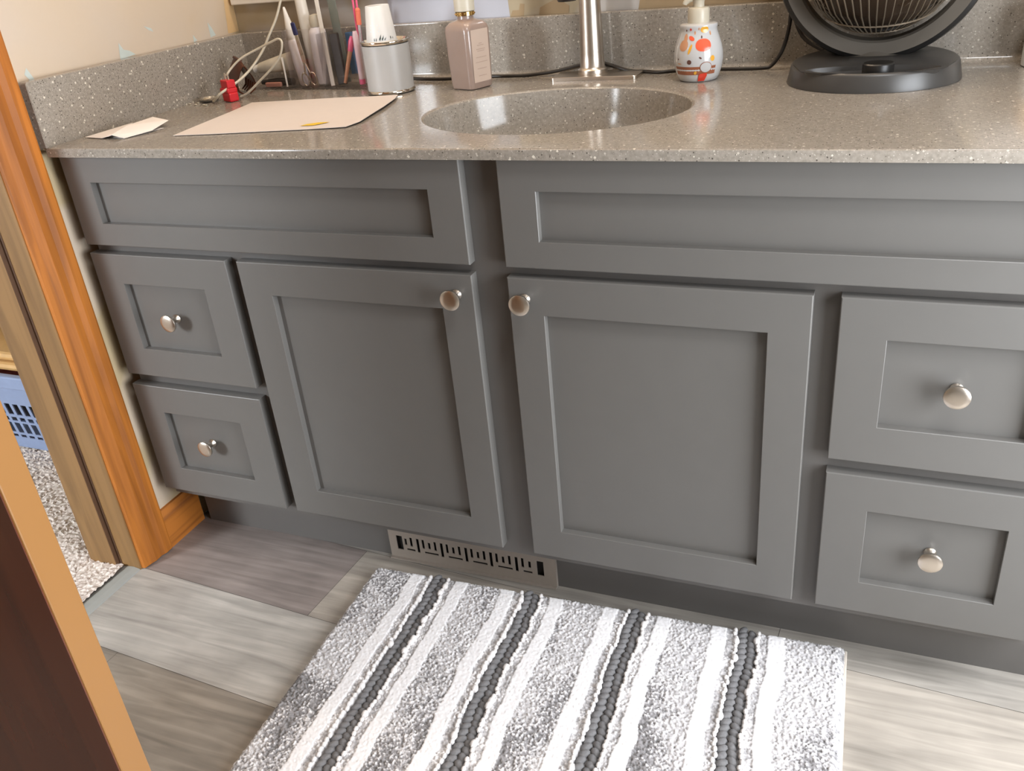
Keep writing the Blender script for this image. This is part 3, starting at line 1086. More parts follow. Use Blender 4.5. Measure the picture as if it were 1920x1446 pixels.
azc = math.atan2(-1.0875 - 0.42, 1.2757 - 0.405)
def cr(z):
    return 0.0277 + (0.0212 - 0.0277) * (z - 0.0032) / 0.0578 + 0.0003
for (u, z, h_, tl, w_) in ((-0.014, 0.004, 0.006, 0.0, .0012), (-0.0105, 0.004, 0.006, 0.0005, .0012), (-0.0035, 0.0045, 0.011, 0.002, .0022), (0.001, 0.0045, 0.0095, 0.0025, .0022), (0.0055, 0.0045, 0.0070, 0.0030, .0018), (0.0175, 0.0055, 0.0060, -0.0005, .0014), (0.022, 0.0055, 0.0045, 0, .001)):
    V_ = []
    for du, dz in ((0, 0), (w_, h_ * 0.35), (tl + w_ * 0.6, h_), (tl - w_ * 0.2, h_ * 0.7), (-w_ * 0.4, h_ * 0.3)):
        a = azc + (u + du) / 0.0275
        r = cr(z + dz)
        V_.append((r * math.cos(a), r * math.sin(a), z + dz))
    mb.add(V_, [(0, 1, 2, 3, 4)], 1)
for (u, z, w_) in ((-0.012, 0.030, .008), (-0.011, 0.025, .010), (-0.012, 0.020, .009)):
    V_ = []
    for du, dz in ((-w_, 0), (w_, 0), (w_, 0.0014), (-w_, 0.0014)):
        a = azc + (u + du) / 0.0275
        r = cr(z + dz)
        V_.append((r * math.cos(a), r * math.sin(a), z + dz))
    mb.add(V_, [(0, 1, 2, 3)], 2)
mb.build('cup_wall', [mat('white_cup_paper', (204, 200, 194), rough=0.45, noise=0.01), mat('cup_print_dark', (34, 50, 48), rough=0.5), mat('cup_print_pale', (196, 212, 216), rough=0.5)], pc)

# ------------------------------------------------------------------ papers
mb = MB()
bd = [(0.190, 0.0685), (0.260, 0.078), (0.340, 0.092), (0.430, 0.107), (0.489, 0.118), (0.496, 0.150), (0.488, 0.200), (0.478, 0.262), (0.462, 0.330), (0.4455, 0.372), (0.392, 0.369), (0.335, 0.366), (0.250, 0.352), (0.150, 0.336), (0.165, 0.245), (0.178, 0.150)]
ctr = (0.33, 0.215)
def lift(x, y):
    return 0.0008 + 0.020 * max(0, (x - 0.40) / 0.1) ** 2 * max(0.0, (y - 0.08) / 0.3) * 0.4
rings = []
for k in range(7):
    t = 1 - k / 6.2
    rings.append([(ctr[0] + (x - ctr[0]) * t, ctr[1] + (y - ctr[1]) * t, H + 0.0004 + lift(ctr[0] + (x - ctr[0]) * t, ctr[1] + (y - ctr[1]) * t)) for x, y in bd])
mb.loops(rings, 0, True, False, True)
rings2 = [[(x, y, z + 0.0007) for x, y, z in r_] for r_ in rings]
mb.loops(rings2, 0, True, False, True)
mb.loops([rings[0], rings2[0]], 0, False)
# yellow mark
mb.add([(0.4195 + a, 0.137 + b, H + 0.0021 + lift(.4195 + a, .137 + b)) for a, b in ((-.020, -.012), (.004, -.010), (.016, .006), (.020, .014), (.0, .012), (-.014, .002))], [(0, 1, 2, 3, 4, 5)], 1, False)
o = mb.build('paper_sheet', [M_paper, M_yel])
tag(o, 'large cream paper sheet with a yellow mark and curled right corner', 'paper')
mb = MB()
def leaf(pts, z0, z1):
    mb.loops([[(x, y, z) for x, y, z in pts], [(x, y, z + 0.0005) for x, y, z in pts]], 0, False, True, True)
leaf([(0.004, 0.062, H + .0008), (0.052, 0.052, H + .0012), (0.075, 0.052, H + .006), (0.064, 0.105, H + .010), (0.022, 0.158, H + .004)], 0, 0)
leaf([(0.075, 0.052, H + .0065), (0.101, 0.052, H + .0010), (0.118, 0.100, H + .003), (0.112, 0.150, H + .009), (0.060, 0.170, H + .011), (0.062, 0.105, H + .0108)], 0, 0)
leaf([(0.030, 0.070, H + .0006), (0.098, 0.056, H + .0006), (0.118, 0.128, H + .0006), (0.040, 0.150, H + .0006)], 0, 0)
o = mb.build('folded_leaflet', M_paper_w)
tag(o, 'small folded white leaflet at the front left corner of the counter', 'leaflet')

# ------------------------------------------------------------------ acrylic organizer and its contents
og = thing('acrylic_organizer', 'clear acrylic cosmetics organizer with upright compartments against the backsplash', 'organizer', (0.150, 0.4700, H + 0.0006), math.radians(-6.0))
def wallbox(a, b):
    mb.box(a, b, 0, 0.0006)
mb = MB()
mb.box((-0.105, 0, 0), (0.190, 0.066, 0.003), 0, 0.0006)
mb.build('tray_base', M_acr, og)
mb = MB()
mb.box((-0.105, 0, 0.003), (0.0, 0.0022, 0.020), 0)
mb.box((-0.105, 0.0638, 0.003), (0.0, 0.066, 0.020), 0)
mb.box((-0.105, 0.0022, 0.003), (-0.1028, 0.0638, 0.020), 0)
mb.build('low_tray_walls', M_acr, og)
mb = MB()
HT = 0.112
mb.box((0.0, 0, 0.003), (0.190, 0.0024, HT), 0)
mb.box((0.0, 0.0636, 0.003), (0.190, 0.066, HT), 0)
mb.box((0.0, 0.0024, 0.003), (0.0024, 0.0636, HT), 0)
mb.box((0.1876, 0.0024, 0.003), (0.190, 0.0636, HT), 0)
mb.box((0.082, 0.0024, 0.003), (0.0844, 0.0636, HT - 0.01), 0)
mb.build('compartment_walls', M_acr, og)


def stick(p0, p1, rad, mats, name, label, cat, n=16, flat=1.0, extra=None, group=None):
    mb = MB()
    mb.tube([p0, p1] if not isinstance(p0, list) else p0, rad, n=n, flat=flat)
    o = mb.build(name, mats)
    return tag(o, label, cat, group)


def flatbar(name, p0, p1, w_, t_, m_, label, cat, round_=0.0):
    """long flat bar from p0 to p1; width along x, thickness along y"""
    p0, p1 = Vector(p0), Vector(p1)
    ax = (p1 - p0).normalized()
    xx = (Vector((1, 0, 0)) - ax * ax.x).normalized()
    yy = ax.cross(xx)
    L_ = (p1 - p0).length
    M = Matrix(((xx.x, yy.x, ax.x, p0.x), (xx.y, yy.y, ax.y, p0.y), (xx.z, yy.z, ax.z, p0.z), (0, 0, 0, 1)))
    mb = MB()
    mb.box((-w_ / 2, -t_ / 2, 0), (w_ / 2, t_ / 2, L_), 0, min(w_, t_) * 0.3, M)
    o = mb.build(name, m_)
    if label:
        tag(o, label, cat)
    return o, M, L_


ZO = H + 0.0045
# 1 squeeze tube with long tapering nozzle
t = thing('nozzle_tube', 'white squeeze tube with a long tapered nozzle, leftmost in the tall compartments', 'tube', (0.1670, 0.4950, ZO))
Mt = Matrix.Rotation(math.radians(-7), 4, 'Y')
mb = MB()
mb.lathe([(0.0080, 0.0), (0.0110, 0.004), (0.0125, 0.05), (0.0118, 0.083), (0.0100, 0.088)], n=28, M=Mt)
mb.build('tube_body', M_lilac, t)
mb = MB()
mb.lathe([(0.0094, 0.088), (0.0096, 0.100), (0.0080, 0.112), (0.0050, 0.130), (0.0028, 0.146), (0.0018, 0.149)], n=28, M=Mt)
mb.build('nozzle', M_white_pl, t)
# 2 white electric toothbrush handle
t = thing('electric_toothbrush', 'thick white electric toothbrush handle standing beside the scissors', 'toothbrush', (0.1790, 0.5230, ZO))
Mt = Matrix.Rotation(math.radians(-3), 4, 'Y')
mb = MB()
mb.lathe([(0.0090, 0), (0.0105, 0.003), (0.0112, 0.06), (0.0118, 0.12), (0.0108, 0.165), (0.0060, 0.185), (0.004, 0.200)], n=28, M=Mt)
mb.build('handle_body', M_white_pl, t)
# 3 scissors
t = thing('scissors', 'small steel scissors with dark tip cover leaning in the left tall compartment', 'scissors', (0.1900, 0.4810, ZO))
Mt = Matrix.Rotation(math.radians(-2), 4, 'Y') @ Matrix.Rotation(math.radians(9), 4, 'X')
for s in (-1, 1):
    mb = MB()
    mb.loops([[(s * 0.0002 + x, 0.0006 * s + y, z) for x, y in ((-w_, -0.0006), (w_, -0.0006), (w_, 0.0006), (-w_, 0.0006))] for w_, z in ((0.0035, 0.045), (0.0042, 0.062), (0.0034, 0.090), (0.0012, 0.118))], 0, False, True, True, True, Mt)
    ring = [(s * (0.0090 + 0.0075 * math.cos(a)), 0.0006 * s, 0.014 + 0.0125 * math.sin(a)) for a in [2 * PI * k / 20 for k in range(21)]]
    mb.tube(ring, 0.0013, n=8, M=Mt)
    mb.tube([(s * 0.006, 0.0006 * s, 0.025), (s * 0.001, 0.0006 * s, 0.047)], 0.0018, n=8, M=Mt)
    mb.build('blade', M_chrome, t)
mb = MB()
mb.lathe([(0.0052, 0.100), (0.0056, 0.104), (0.0050, 0.122), (0.0015, 0.124)], n=16, sy=0.5, M=Mt)
mb.build('tip_cover', mat('navy_plastic', (40, 42, 82), rough=0.3), t)
# 4 tall white bottle with cream cap
t = thing('white_bottle', 'tall white bottle with cream cap in the left tall compartment', 'bottle', (0.2090, 0.5060, ZO))
mb = MB()
mb.lathe([(0.0150, 0), (0.0168, 0.002), (0.0170, 0.092), (0.0158, 0.101), (0.0110, 0.107), (0.0100, 0.110)], n=32)
mb.build('bottle_body', M_lilac, t)
mb = MB()
mb.lathe([(0.0120, 0.108), (0.0122, 0.122), (0.0100, 0.129), (0.003, 0.131)], n=28)
mb.build('cap', M_cream, t)
# 5 white nail file
flatbar('nail_file', (0.2440, 0.4760, ZO), (0.2230, 0.500, H + 0.175), 0.0085, 0.0022, M_white_pl, 'long white nail file leaning across the organizer front', 'nail file')
# 6 green-grey flat file and dark case
flatbar('emery_board', (0.2540, 0.5150, ZO), (0.2440, 0.5180, H + 0.180), 0.0180, 0.003, M_greyfile, 'wide grey-green emery board standing behind the dark case', 'nail file')
t, Mc, Lc = flatbar('comb_case', (0.2600, 0.4880, ZO), (0.2520, 0.4960, H + 0.100), 0.0200, 0.0070, M_darkcase, 'flat dark brown case beside the white nail file', 'case')
flatbar('blue_packet', (0.2850, 0.5150, ZO + 0.016), (0.2800, 0.5220, H + 0.098), 0.0360, 0.004, M_bluecard, 'dark blue printed packet at the back of the right compartment', 'packet')
# 7 pink handled brush
t = thing('makeup_brush', 'pink handled makeup brush leaning left in the right compartment', 'brush', (0, 0, 0))
mb = MB()
mb.tube([(0.2700, 0.4800, ZO + 0.004), (0.2810, 0.4850, H + 0.045), (0.2880, 0.4880, H + 0.066)], [0.0032, 0.0040, 0.0045], n=14)
mb.build('handle', mat('tan_handle', (196, 140, 104), rough=0.4), t)
mb = MB()
mb.tube([(0.2880, 0.4880, H + 0.066), (0.2930, 0.4900, H + 0.083), (0.2960, 0.4910, H + 0.092)], [0.0050, 0.0062, 0.0045], n=14)
mb.build('bristles', M_pinkp, t)
# pink capped tube, toothbrushes
t = thing('lip_gloss', 'pale pink tube with pink foot at the right of the organizer', 'tube', (0.3080, 0.4830, ZO))
mb = MB()
mb.lathe([(0.0055, 0.010), (0.0060, 0.012), (0.0056, 0.09), (0.004, 0.098)], n=20)
mb.build('tube_body', mat('pale_pink_plastic', (228, 200, 204), rough=0.25), t)
mb = MB()
mb.lathe([(0.0050, 0), (0.0060, 0.001), (0.0060, 0.010)], n=20)
mb.build('cap', M_pinkp, t)
t = thing('pink_razor', 'pink twin-stem razor handle rising from the right compartment', 'razor', (0, 0, 0))
for dx in (-0.0032, 0.0038):
    mb = MB()
    mb.tube([(0.3020 + dx * .5, 0.5050, ZO), (0.3040 + dx, 0.505, H + 0.12), (0.3055 + dx * 1.2, 0.505, H + 0.18)], [0.0022, 0.0022, 0.0020], n=10)
    mb.build('stem', M_pinkp, t)
t = thing('toothbrush', 'clear-handled toothbrush with orange bristle tip beside the razor', 'toothbrush', (0, 0, 0))
mb = MB()
mb.tube([(0.3060, 0.4960, ZO), (0.3090, 0.496, H + 0.07), (0.3125, 0.496, H + 0.112)], [0.0030, 0.0030, 0.0022], n=10)
mb.build('handle', M_lilac, t)
mb = MB()
mb.tube([(0.3125, 0.496, H + 0.112), (0.3140, 0.496, H + 0.136)], [0.0048, 0.0048], n=12)
mb.ball((0.3141, 0.496, H + 0.1375), 0.0050, 10, 6)
mb.build('brush_head', M_salmon, t)
# lying tube in the low part, small bits
t = thing('squeeze_tube', 'cream squeeze tube lying on its side at the low end of the organizer', 'tube', (0, 0, 0))
mb = MB()
Ls = []
A_, B_ = Vector((0.060, 0.500, H + 0.040)), Vector((0.1440, 0.4960, H + 0.052))
for k, (r1, r2) in enumerate(((0.010, 0.010), (0.0125, 0.0120), (0.0145, 0.011), (0.0165, 0.007), (0.0180, 0.0015))):
    c = A_ + (B_ - A_) * (k / 4)
    Ls.append([(c.x, c.y + r2 * math.sin(2 * PI * i / 20), c.z + r1 * math.cos(2 * PI * i / 20)) for i in range(20)])
mb.loops(Ls, 0, True, True, True)
mb.build('tube_body', M_cream, t)
mb = MB()
mb.tube([(0.0605, 0.500, H + 0.0402), (0.046, 0.5008, H + 0.0375)], [0.0082, 0.0075], n=18)
mb.build('cap', M_white_pl, t)
mb = MB()
mb.tube([(0.058, 0.500, H + 0.0115), (0.10, 0.497, H + 0.0115), (0.140, 0.494, H + 0.012)], [0.0045, 0.0085, 0.0070], n=14)
tag(mb.build('eyeliner_pencil', M_darkcase), 'thick dark cosmetic stick lying under the cream tube', 'pencil')
mb = MB()
mb.box((0.078, 0.4805, H + 0.0045), (0.116, 0.4880, H + 0.0135), 0, 0.002)
tag(mb.build('pink_eraser', mat('pink_beige', (196, 140, 122), rough=0.5)), 'pinkish block lying in the low tray', 'sponge')
mb = MB()
mb.tube([(0.1340, 0.4780, H + 0.005), (0.1290, 0.4850, H + 0.034), (0.1255, 0.4890, H + 0.060)], [0.0018, 0.0018, 0.0030], n=10)
tag(mb.build('small_brush', M_white_pl), 'thin white applicator standing where the low tray meets the tall part', 'brush')

# hair claw
t = thing('hair_claw', 'brown tortoiseshell hair claw leaning in the left back corner', 'hair clip', (0.048, 0.445, H + 0.0012))
for s in (-1, 1):
    mb = MB()
    n1, n2 = 9, 7
    Lp = []
    for i in range(n1):
        a = -0.9 + 1.8 * i / (n1 - 1)
        row_ = []
        for k in range(n2):
            b = 0.1 + 1.25 * k / (n2 - 1)
            rr_ = 0.034 * (1 - 0.12 * abs(a))
            row_.append((0.040 * math.sin(a), s * (0.020 * math.sin(b)), 0.012 + 0.052 * (1 - b / 1.5) * math.cos(a) ** 0.5 + 0.006))
        Lp.append(row_)
    fr = [[(x, y, z) for x, y, z in r_] for r_ in Lp]
    bk = [[(x * 0.94, y - s * 0.002, z) for x, y, z in r_] for r_ in Lp]
    mb.loops([fr[i] + bk[i][::-1] for i in range(n1)], 0, True, True, True, True)
    for i in range(5):
        x = -0.026 + 0.013 * i
        mb.tube([(x, s * 0.019, 0.022), (x * 0.95, s * 0.016, 0.010), (x * 0.9, s * 0.006, 0.0022)], [0.003, 0.0024, 0.0014], n=6)
    mb.build('claw_half', M_brown, t)
mb = MB()
mb.tube([(-0.020, 0, 0.066), (0.020, 0, 0.066)], 0.003, n=10)
mb.build('hinge', M_brown, t)
t.rotation_euler = (0, math.radians(6), math.radians(-35))

# red plug adapter
t = thing('plug_adapter', 'red plastic plug adapter with two pale prongs holding a white cord', 'plug', (0.082, 0.3620, H + 0.0005), math.radians(-24))
mb = MB()
mb.box((-0.015, -0.010, 0), (0.015, 0.010, 0.017), 0, 0.003)
mb.box((-0.0185, -0.011, 0.015), (0.0135, 0.011, 0.026), 0, 0.003)
mb.box((-0.0135, -0.009, 0.025), (0.0135, 0.009, 0.040), 0, 0.002)
mb.build('plug_body', M_red, t)
for dx in (-0.006, 0.006):
    mb = MB()
    mb.box((dx - 0.0022, -0.0007, 0.039), (dx + 0.0022, 0.0007, 0.052), 0, 0.0004)
    mb.build('prong', M_cream, t)
mb = MB()
mb.tube(smooth_pts([(0.0745, 0.372, H + 0.046), (0.080, 0.385, H + 0.058), (0.100, 0.396, H + 0.074), (0.134, 0.408, H + 0.088), (0.168, 0.407, H + 0.099), (0.187, 0.406, H + 0.104), (0.1945, 0.404, H + 0.096), (0.185, 0.403, H + 0.074), (0.162, 0.402, H + 0.053), (0.132, 0.399, H + 0.032), (0.100, 0.394, H + 0.010), (0.082, 0.392, H + 0.0032)], 8), 0.0021, n=10)
tag(mb.build('looped_cord', M_cream), 'cream cord looping up from the red plug and back down', 'cord')
mb = MB()
mb.tube(smooth_pts([(0.175, 0.48, H + 0.200), (0.163, 0.470, H + 0.166), (0.152, 0.459, H + 0.135), (0.138, 0.447, H + 0.108), (0.123, 0.436, H + 0.081), (0.107, 0.415, H + 0.055), (0.096, 0.382, H + 0.036), (0.080, 0.340, H + 0.020), (0.058, 0.342, H + 0.006), (0.046, 0.352, H + 0.0028)], 8), 0.0024, n=10)
tag(mb.build('charging_cord', M_cream), 'cream cord hanging from above the organizer to the counter', 'cord')
mb = MB()
mb.lathe([(0.0004, 0.0008), (0.010, 0.0008), (0.0165, 0.003), (0.0205, 0.007), (0.0215, 0.0072), (0.0205, 0.0055), (0.0165, 0.0012), (0.011, 0.0)], cx=0.0250, cy=0.3660, cz=H + 0.0003, n=36)
tag(mb.build('ring_dish', M_chrome), 'small shallow silver dish beside the red plug', 'dish')
rng = random.Random(5)
for i, (cx_, cy_) in enumerate(((-0.001, 0.338), (0.020, 0.330), (0.044, 0.325), (0.014, 0.345), (0.052, 0.322))):
    mb = MB()
    mb.ball((cx_, cy_, H + 0.0012), 0.0026, 7, 5, sc=(1.4, 0.9, 0.5))
    tag(mb.build('crumb', M_cream), 'tiny pale crumb on the counter in front of the silver dish', 'crumb', 'crumbs by the silver dish')

# bottle cut by the right frame edge
t = thing('small_bottle', 'white bottle with peach lid at the far right before the backsplash', 'bottle', (1.4735, 0.500, H + 0.0003))
mb = MB()
mb.lathe([(0.026, 0), (0.028, 0.002), (0.028, 0.044), (0.027, 0.047)], n=32)
mb.build('bottle_body', M_white_pl, t)
mb = MB()
mb.lathe([(0.0270, 0.047), (0.0305, 0.049), (0.0305, 0.052), (0.0280, 0.055), (0.0295, 0.066), (0.0255, 0.080), (0.018, 0.092), (0.005, 0.098)], n=32)
mb.build('lid', mat('peach_plastic', (232, 198, 160), rough=0.35, noise=0.02), t)

# ------------------------------------------------------------------ fan
fan = thing('desk_fan', 'charcoal desk fan with round cage and ring stand on the right counter', 'fan', (1.2400, 0.4200, H + 0.0004))
mb = MB()
def fb(k, z, dy=0.0, ky=1.0):
    return [(k * 0.1235 * math.cos(a), dy + ky * k * 0.1130 * math.sin(a), z + 0.0) for a in [2 * PI * i / 72 for i in range(72)]]
Ls = [fb(1.0, 0), fb(1.0, 0.003), fb(0.965, 0.022), fb(0.955, 0.0245), fb(0.935, 0.0262)]
def tilt(L_, s):
    return [(x, y, z + s * max(0, (y + 0.04)) ) for x, y, z in L_]
Ls = Ls[:2] + [tilt(L_, 0.06) for L_ in Ls[2:]]
# recessed control channel in front part
def chan(k, z):
    return [(k * 0.094 * math.cos(a), -0.066 + k * 0.034 * math.sin(a), z) for a in [2 * PI * i / 72 for i in range(72)]]
Ls += [chan(1.06, 0.0262), chan(1.0, 0.0258), chan(0.96, 0.0190), chan(0.5, 0.0185)]
mb.loops(Ls, 0, True, True, True)
mb.build('fan_base', M_fan, fan)
mb = MB()
mb.lathe([(0.0215, 0.0185), (0.0215, 0.0345), (0.0200, 0.0360), (0.001, 0.0363)], cx=0.009, cy=-0.074, n=40)
mb.build('dial', M_black, fan)
for dx in (0, 0.0085):
    mb = MB()
    mb.ball((-0.070 + dx, -0.076, 0.0192), 0.0024, 8, 5, sc=(1, 1, 0.4))
    mb.build('indicator_light', mat('pale_indicator', (200, 206, 210), rough=0.3), fan)
# ring stand: annulus with depth
mb = MB()
RO, RI, zc = 0.1520, 0.1240, 0.1735
def ringloop(r, y):
    return [(r * math.cos(a), y, zc + r * math.sin(a)) for a in [2 * PI * i / 96 for i in range(96)]]
seq = [(RO - 0.0085, 0.026), (RO - 0.002, 0.030), (RO, 0.036), (RO, 0.074), (RO - 0.006, 0.080), (RI + 0.004, 0.080), (RI, 0.076), (RI - 0.001, 0.034), (RI + 0.002, 0.030)]
for i in range(len(seq)):
    a, b = seq[i], seq[(i + 1) % len(seq)]
    mi = 1 if (a[0] >= RO - 0.0090 and b[0] >= RO - 0.0065) else 0
    mb.loops([ringloop(*a), ringloop(*b)], mi, True)
mb.build('ring_stand', [M_fanring, M_black], fan)
mb = MB()
# foot that joins ring and base
Ls = []
for k, (w_, d_, z_) in enumerate(((0.082, 0.044, 0.0240), (0.066, 0.036, 0.028), (0.050, 0.032, 0.034), (0.040, 0.026, 0.040))):
    Ls.append([(w_ * math.cos(a), 0.050 + 0.75 * d_ * math.sin(a), z_) for a in [2 * PI * i / 40 for i in range(40)]])
mb.loops(Ls, 0, True, True, True)
mb.build('stand_foot', M_fanring, fan)
# round head, turned to blow upwards: cage wires run from the foot of the bowl to its top
RH, hz, hy = 0.1170, 0.1800, 0.026
def cage(t_):
    """t_ = height below/above the centre in radii -> (radius, z)"""
    return RH * math.sqrt(max(0, 1 - t_ * t_)), hz + RH * t_
head = MB()
for k in range(60):
    a = 2 * PI * k / 60
    P = []
    for th in (-1.08, -0.98, -0.85, -0.6, -0.3, 0, 0.3, 0.6, 0.9, 1.2):
        r_ = RH * math.cos(th)
        P.append((r_ * math.cos(a), hy + r_ * math.sin(a), hz + RH * math.sin(th)))
    head.tube(P, 0.0011, n=5, cap=False)
for th in (-1.08, -0.82, 0.0, 0.7, 1.2):
    r_ = RH * math.cos(th) + 0.0008
    P = [(r_ * math.cos(a), hy + r_ * math.sin(a), hz + RH * math.sin(th)) for a in [2 * PI * i / 72 for i in range(73)]]
    head.tube(P, 0.0013, n=6, cap=False)
head.build('cage', mat('cage_wire', (132, 120, 104), rough=0.3, metal=0.5), fan)
mb = MB()
mb.lathe([(0.001, -0.1075), (0.050, -0.1060), (0.0555, -0.1035), (0.052, -0.1005), (0.001, -0.1000)], cy=hy, cz=hz, n=48)
mb.build('bottom_cap', M_fan, fan)
mb = MB()
mb.lathe([(0.050, -0.0995), (0.066, -0.088), (0.082, -0.068), (0.1030, -0.030), (0.1080, 0.000), (0.1060, 0.000), (0.1010, -0.030), (0.080, -0.067), (0.064, -0.086), (0.048, -0.0970)], cy=hy, cz=hz, n=48, cap0=False, cap1=False)
mb.build('inner_shroud', mat('dark_brown_shroud', (58, 46, 36), rough=0.25), fan)
mb = MB()
mb.lathe([(0.001, -0.100), (0.026, -0.098), (0.032, -0.080), (0.032, -0.030), (0.020, -0.020), (0.001, -0.018)], cy=hy, cz=hz, n=36)
mb.build('motor_housing', M_black, fan)
for k in range(5):
    mb = MB()
    Ls = []
    for i in range(7):
        r_ = 0.018 + 0.080 * i / 6
        a0 = 2 * PI * k / 5 + 0.35 * i / 6
        wd = 0.34 + 0.46 * math.sin(PI * (i + 1) / 8.5)
        Ls.append([(r_ * math.cos(a0 - wd / 2 + wd * j / 5), hy + r_ * math.sin(a0 - wd / 2 + wd * j / 5), hz - 0.040 + 0.030 * (j / 5 - 0.5)) for j in range(6)])
    Ls2 = [r1 + [(x, y, z + 0.0012) for x, y, z in r1[::-1]] for r1 in Ls]
    mb.loops(Ls2, 0, True, True, True, True)
    mb.build('fan_blade', mat('brown_blade_plastic', (70, 56, 44), rough=0.2) if k == 0 else bpy.data.materials['brown_blade_plastic'], fan)
for ch in fan.children:
    if ch.name.split('.')[0] in ('cage', 'bottom_cap', 'inner_shroud', 'motor_housing', 'fan_blade'):
        ch.matrix_basis = Matrix.Translation((0, hy, hz)) @ Matrix.Rotation(math.radians(13), 4, 'X') @ Matrix.Translation((0, -hy, -hz))
for s_ in (-1, 1):
    mb = MB()
    mb.tube([(s_ * 0.112, hy, hz), (s_ * 0.128, hy + 0.02, hz - 0.003)], 0.006, n=14)
    mb.build('pivot', M_black, fan)
mb = MB()
cpts = [(1.160, 0.520, H + 0.030), (1.125, 0.531, H + 0.052), (1.106, 0.5335, H + 0.100), (1.104, 0.5350, H + 0.150), (1.104, 0.5370, H + 0.110), (1.103, 0.5370, H + 0.070), (1.094, 0.5360, H + 0.032), (1.078, 0.531, H + 0.008), (1.063, 0.529, H + 0.0042), (1.020, 0.548 - 0.018, H + 0.004), (0.985, 0.533, H + 0.004), (0.935, 0.532, H + 0.004), (0.909, 0.528, H + 0.004), (0.889, 0.520, H + 0.004), (0.862, 0.531, H + 0.004), (0.830, 0.536, H + 0.0055), (0.790, 0.5445, H + 0.016), (0.767, 0.5465, H + 0.022), (0.740, 0.5455, H + 0.018), (0.690, 0.540, H + 0.0085), (0.640, 0.534, H + 0.004), (0.598, 0.530, H + 0.004), (0.540, 0.534, H + 0.004), (0.475, 0.519, H + 0.004), (0.430, 0.524, H + 0.004), (0.398, 0.533, H + 0.004), (0.365, 0.538, H + 0.0055)]
mb.tube(smooth_pts(cpts, 6), 0.0032, n=10)
tag(mb.build('fan_cord', M_cord_b), 'black fan cord running along the backsplash behind the faucet', 'cord')

# ------------------------------------------------------------------ mirror and lamp over the sink
mi_ = thing('wall_mirror', 'wide mirror in a white frame above the backsplash', 'mirror', (0, 0, 0))
mb = MB()
ZM = 0.978
mb.box((-0.022, 0.553, ZM), (1.60, 0.5718, ZM + 0.050), 0, 0.002)
mb.box((-0.022, 0.553, 1.80), (1.60, 0.5718, 1.85), 0, 0.002)
mb.box((-0.022, 0.553, ZM + 0.050), (0.028, 0.5718, 1.80), 0, 0.002)
mb.box((1.55, 0.553, ZM + 0.050), (1.60, 0.5718, 1.80), 0, 0.002)
mb.build('frame', M_white, mi_)
mb = MB()
mb.box((0.028, 0.562, ZM + 0.05), (1.55, 0.5718, 1.80))
mb.build('mirror_glass', M_mirror, mi_)
lf = thing('vanity_light', 'three-bulb lamp bar over the mirror', 'lamp', (0.77, 0.571, 1.98))
mb = MB()
mb.box((-0.5, -0.03, -0.05), (0.5, 0, 0.05), 0, 0.004)
mb.build('back_plate', M_nickel, lf)
for dx in (-0.39, 0, 0.39):
    mb = MB()
    mb.tube([(dx, -0.03, 0), (dx, -0.115, 0)], 0.018, n=20)
    mb.build('socket', M_nickel, lf)

# ------------------------------------------------------------------ rug
rug = thing('bath_rug', 'shaggy grey and white striped bath rug in front of the vanity', 'rug', (0.4470, 0.0300, 0.0), math.radians(1.9))
RW, RD = 0.842, 0.560
DC = [0.139, 0.320, 0.506, 0.692]
nx, ny = 500, 330
rng = random.Random(21)
def hsh(i, j, s=0):
    n_ = (i * 374761393 + j * 668265263 + s * 982451653) & 0xffffffff
    n_ = ((n_ ^ (n_ >> 13)) * 1274126177) & 0xffffffff
    return ((n_ ^ (n_ >> 16)) & 0xffff) / 65535
def vn(x, y, s=0):
    i, j = math.floor(x), math.floor(y)
    fx_, fy_ = x - i, y - j
    fx_, fy_ = fx_ * fx_ * (3 - 2 * fx_), fy_ * fy_ * (3 - 2 * fy_)
    a = hsh(i, j, s) * (1 - fx_) + hsh(i + 1, j, s) * fx_
    b = hsh(i, j + 1, s) * (1 - fx_) + hsh(i + 1, j + 1, s) * fx_
    return a * (1 - fy_) + b * fy_
def wob(v, s):
    return 0.0045 * (vn(v * 14, 3.3, s) - 0.5) * 2 + 0.002 * (vn(v * 45, 7.7, s) - 0.5) * 2
V, C_ = [], []
c_white, c_lg, c_mg, c_dg = (0.78, 0.765, 0.77), (0.50, 0.485, 0.49), (0.27, 0.26, 0.265), (0.15, 0.145, 0.145)
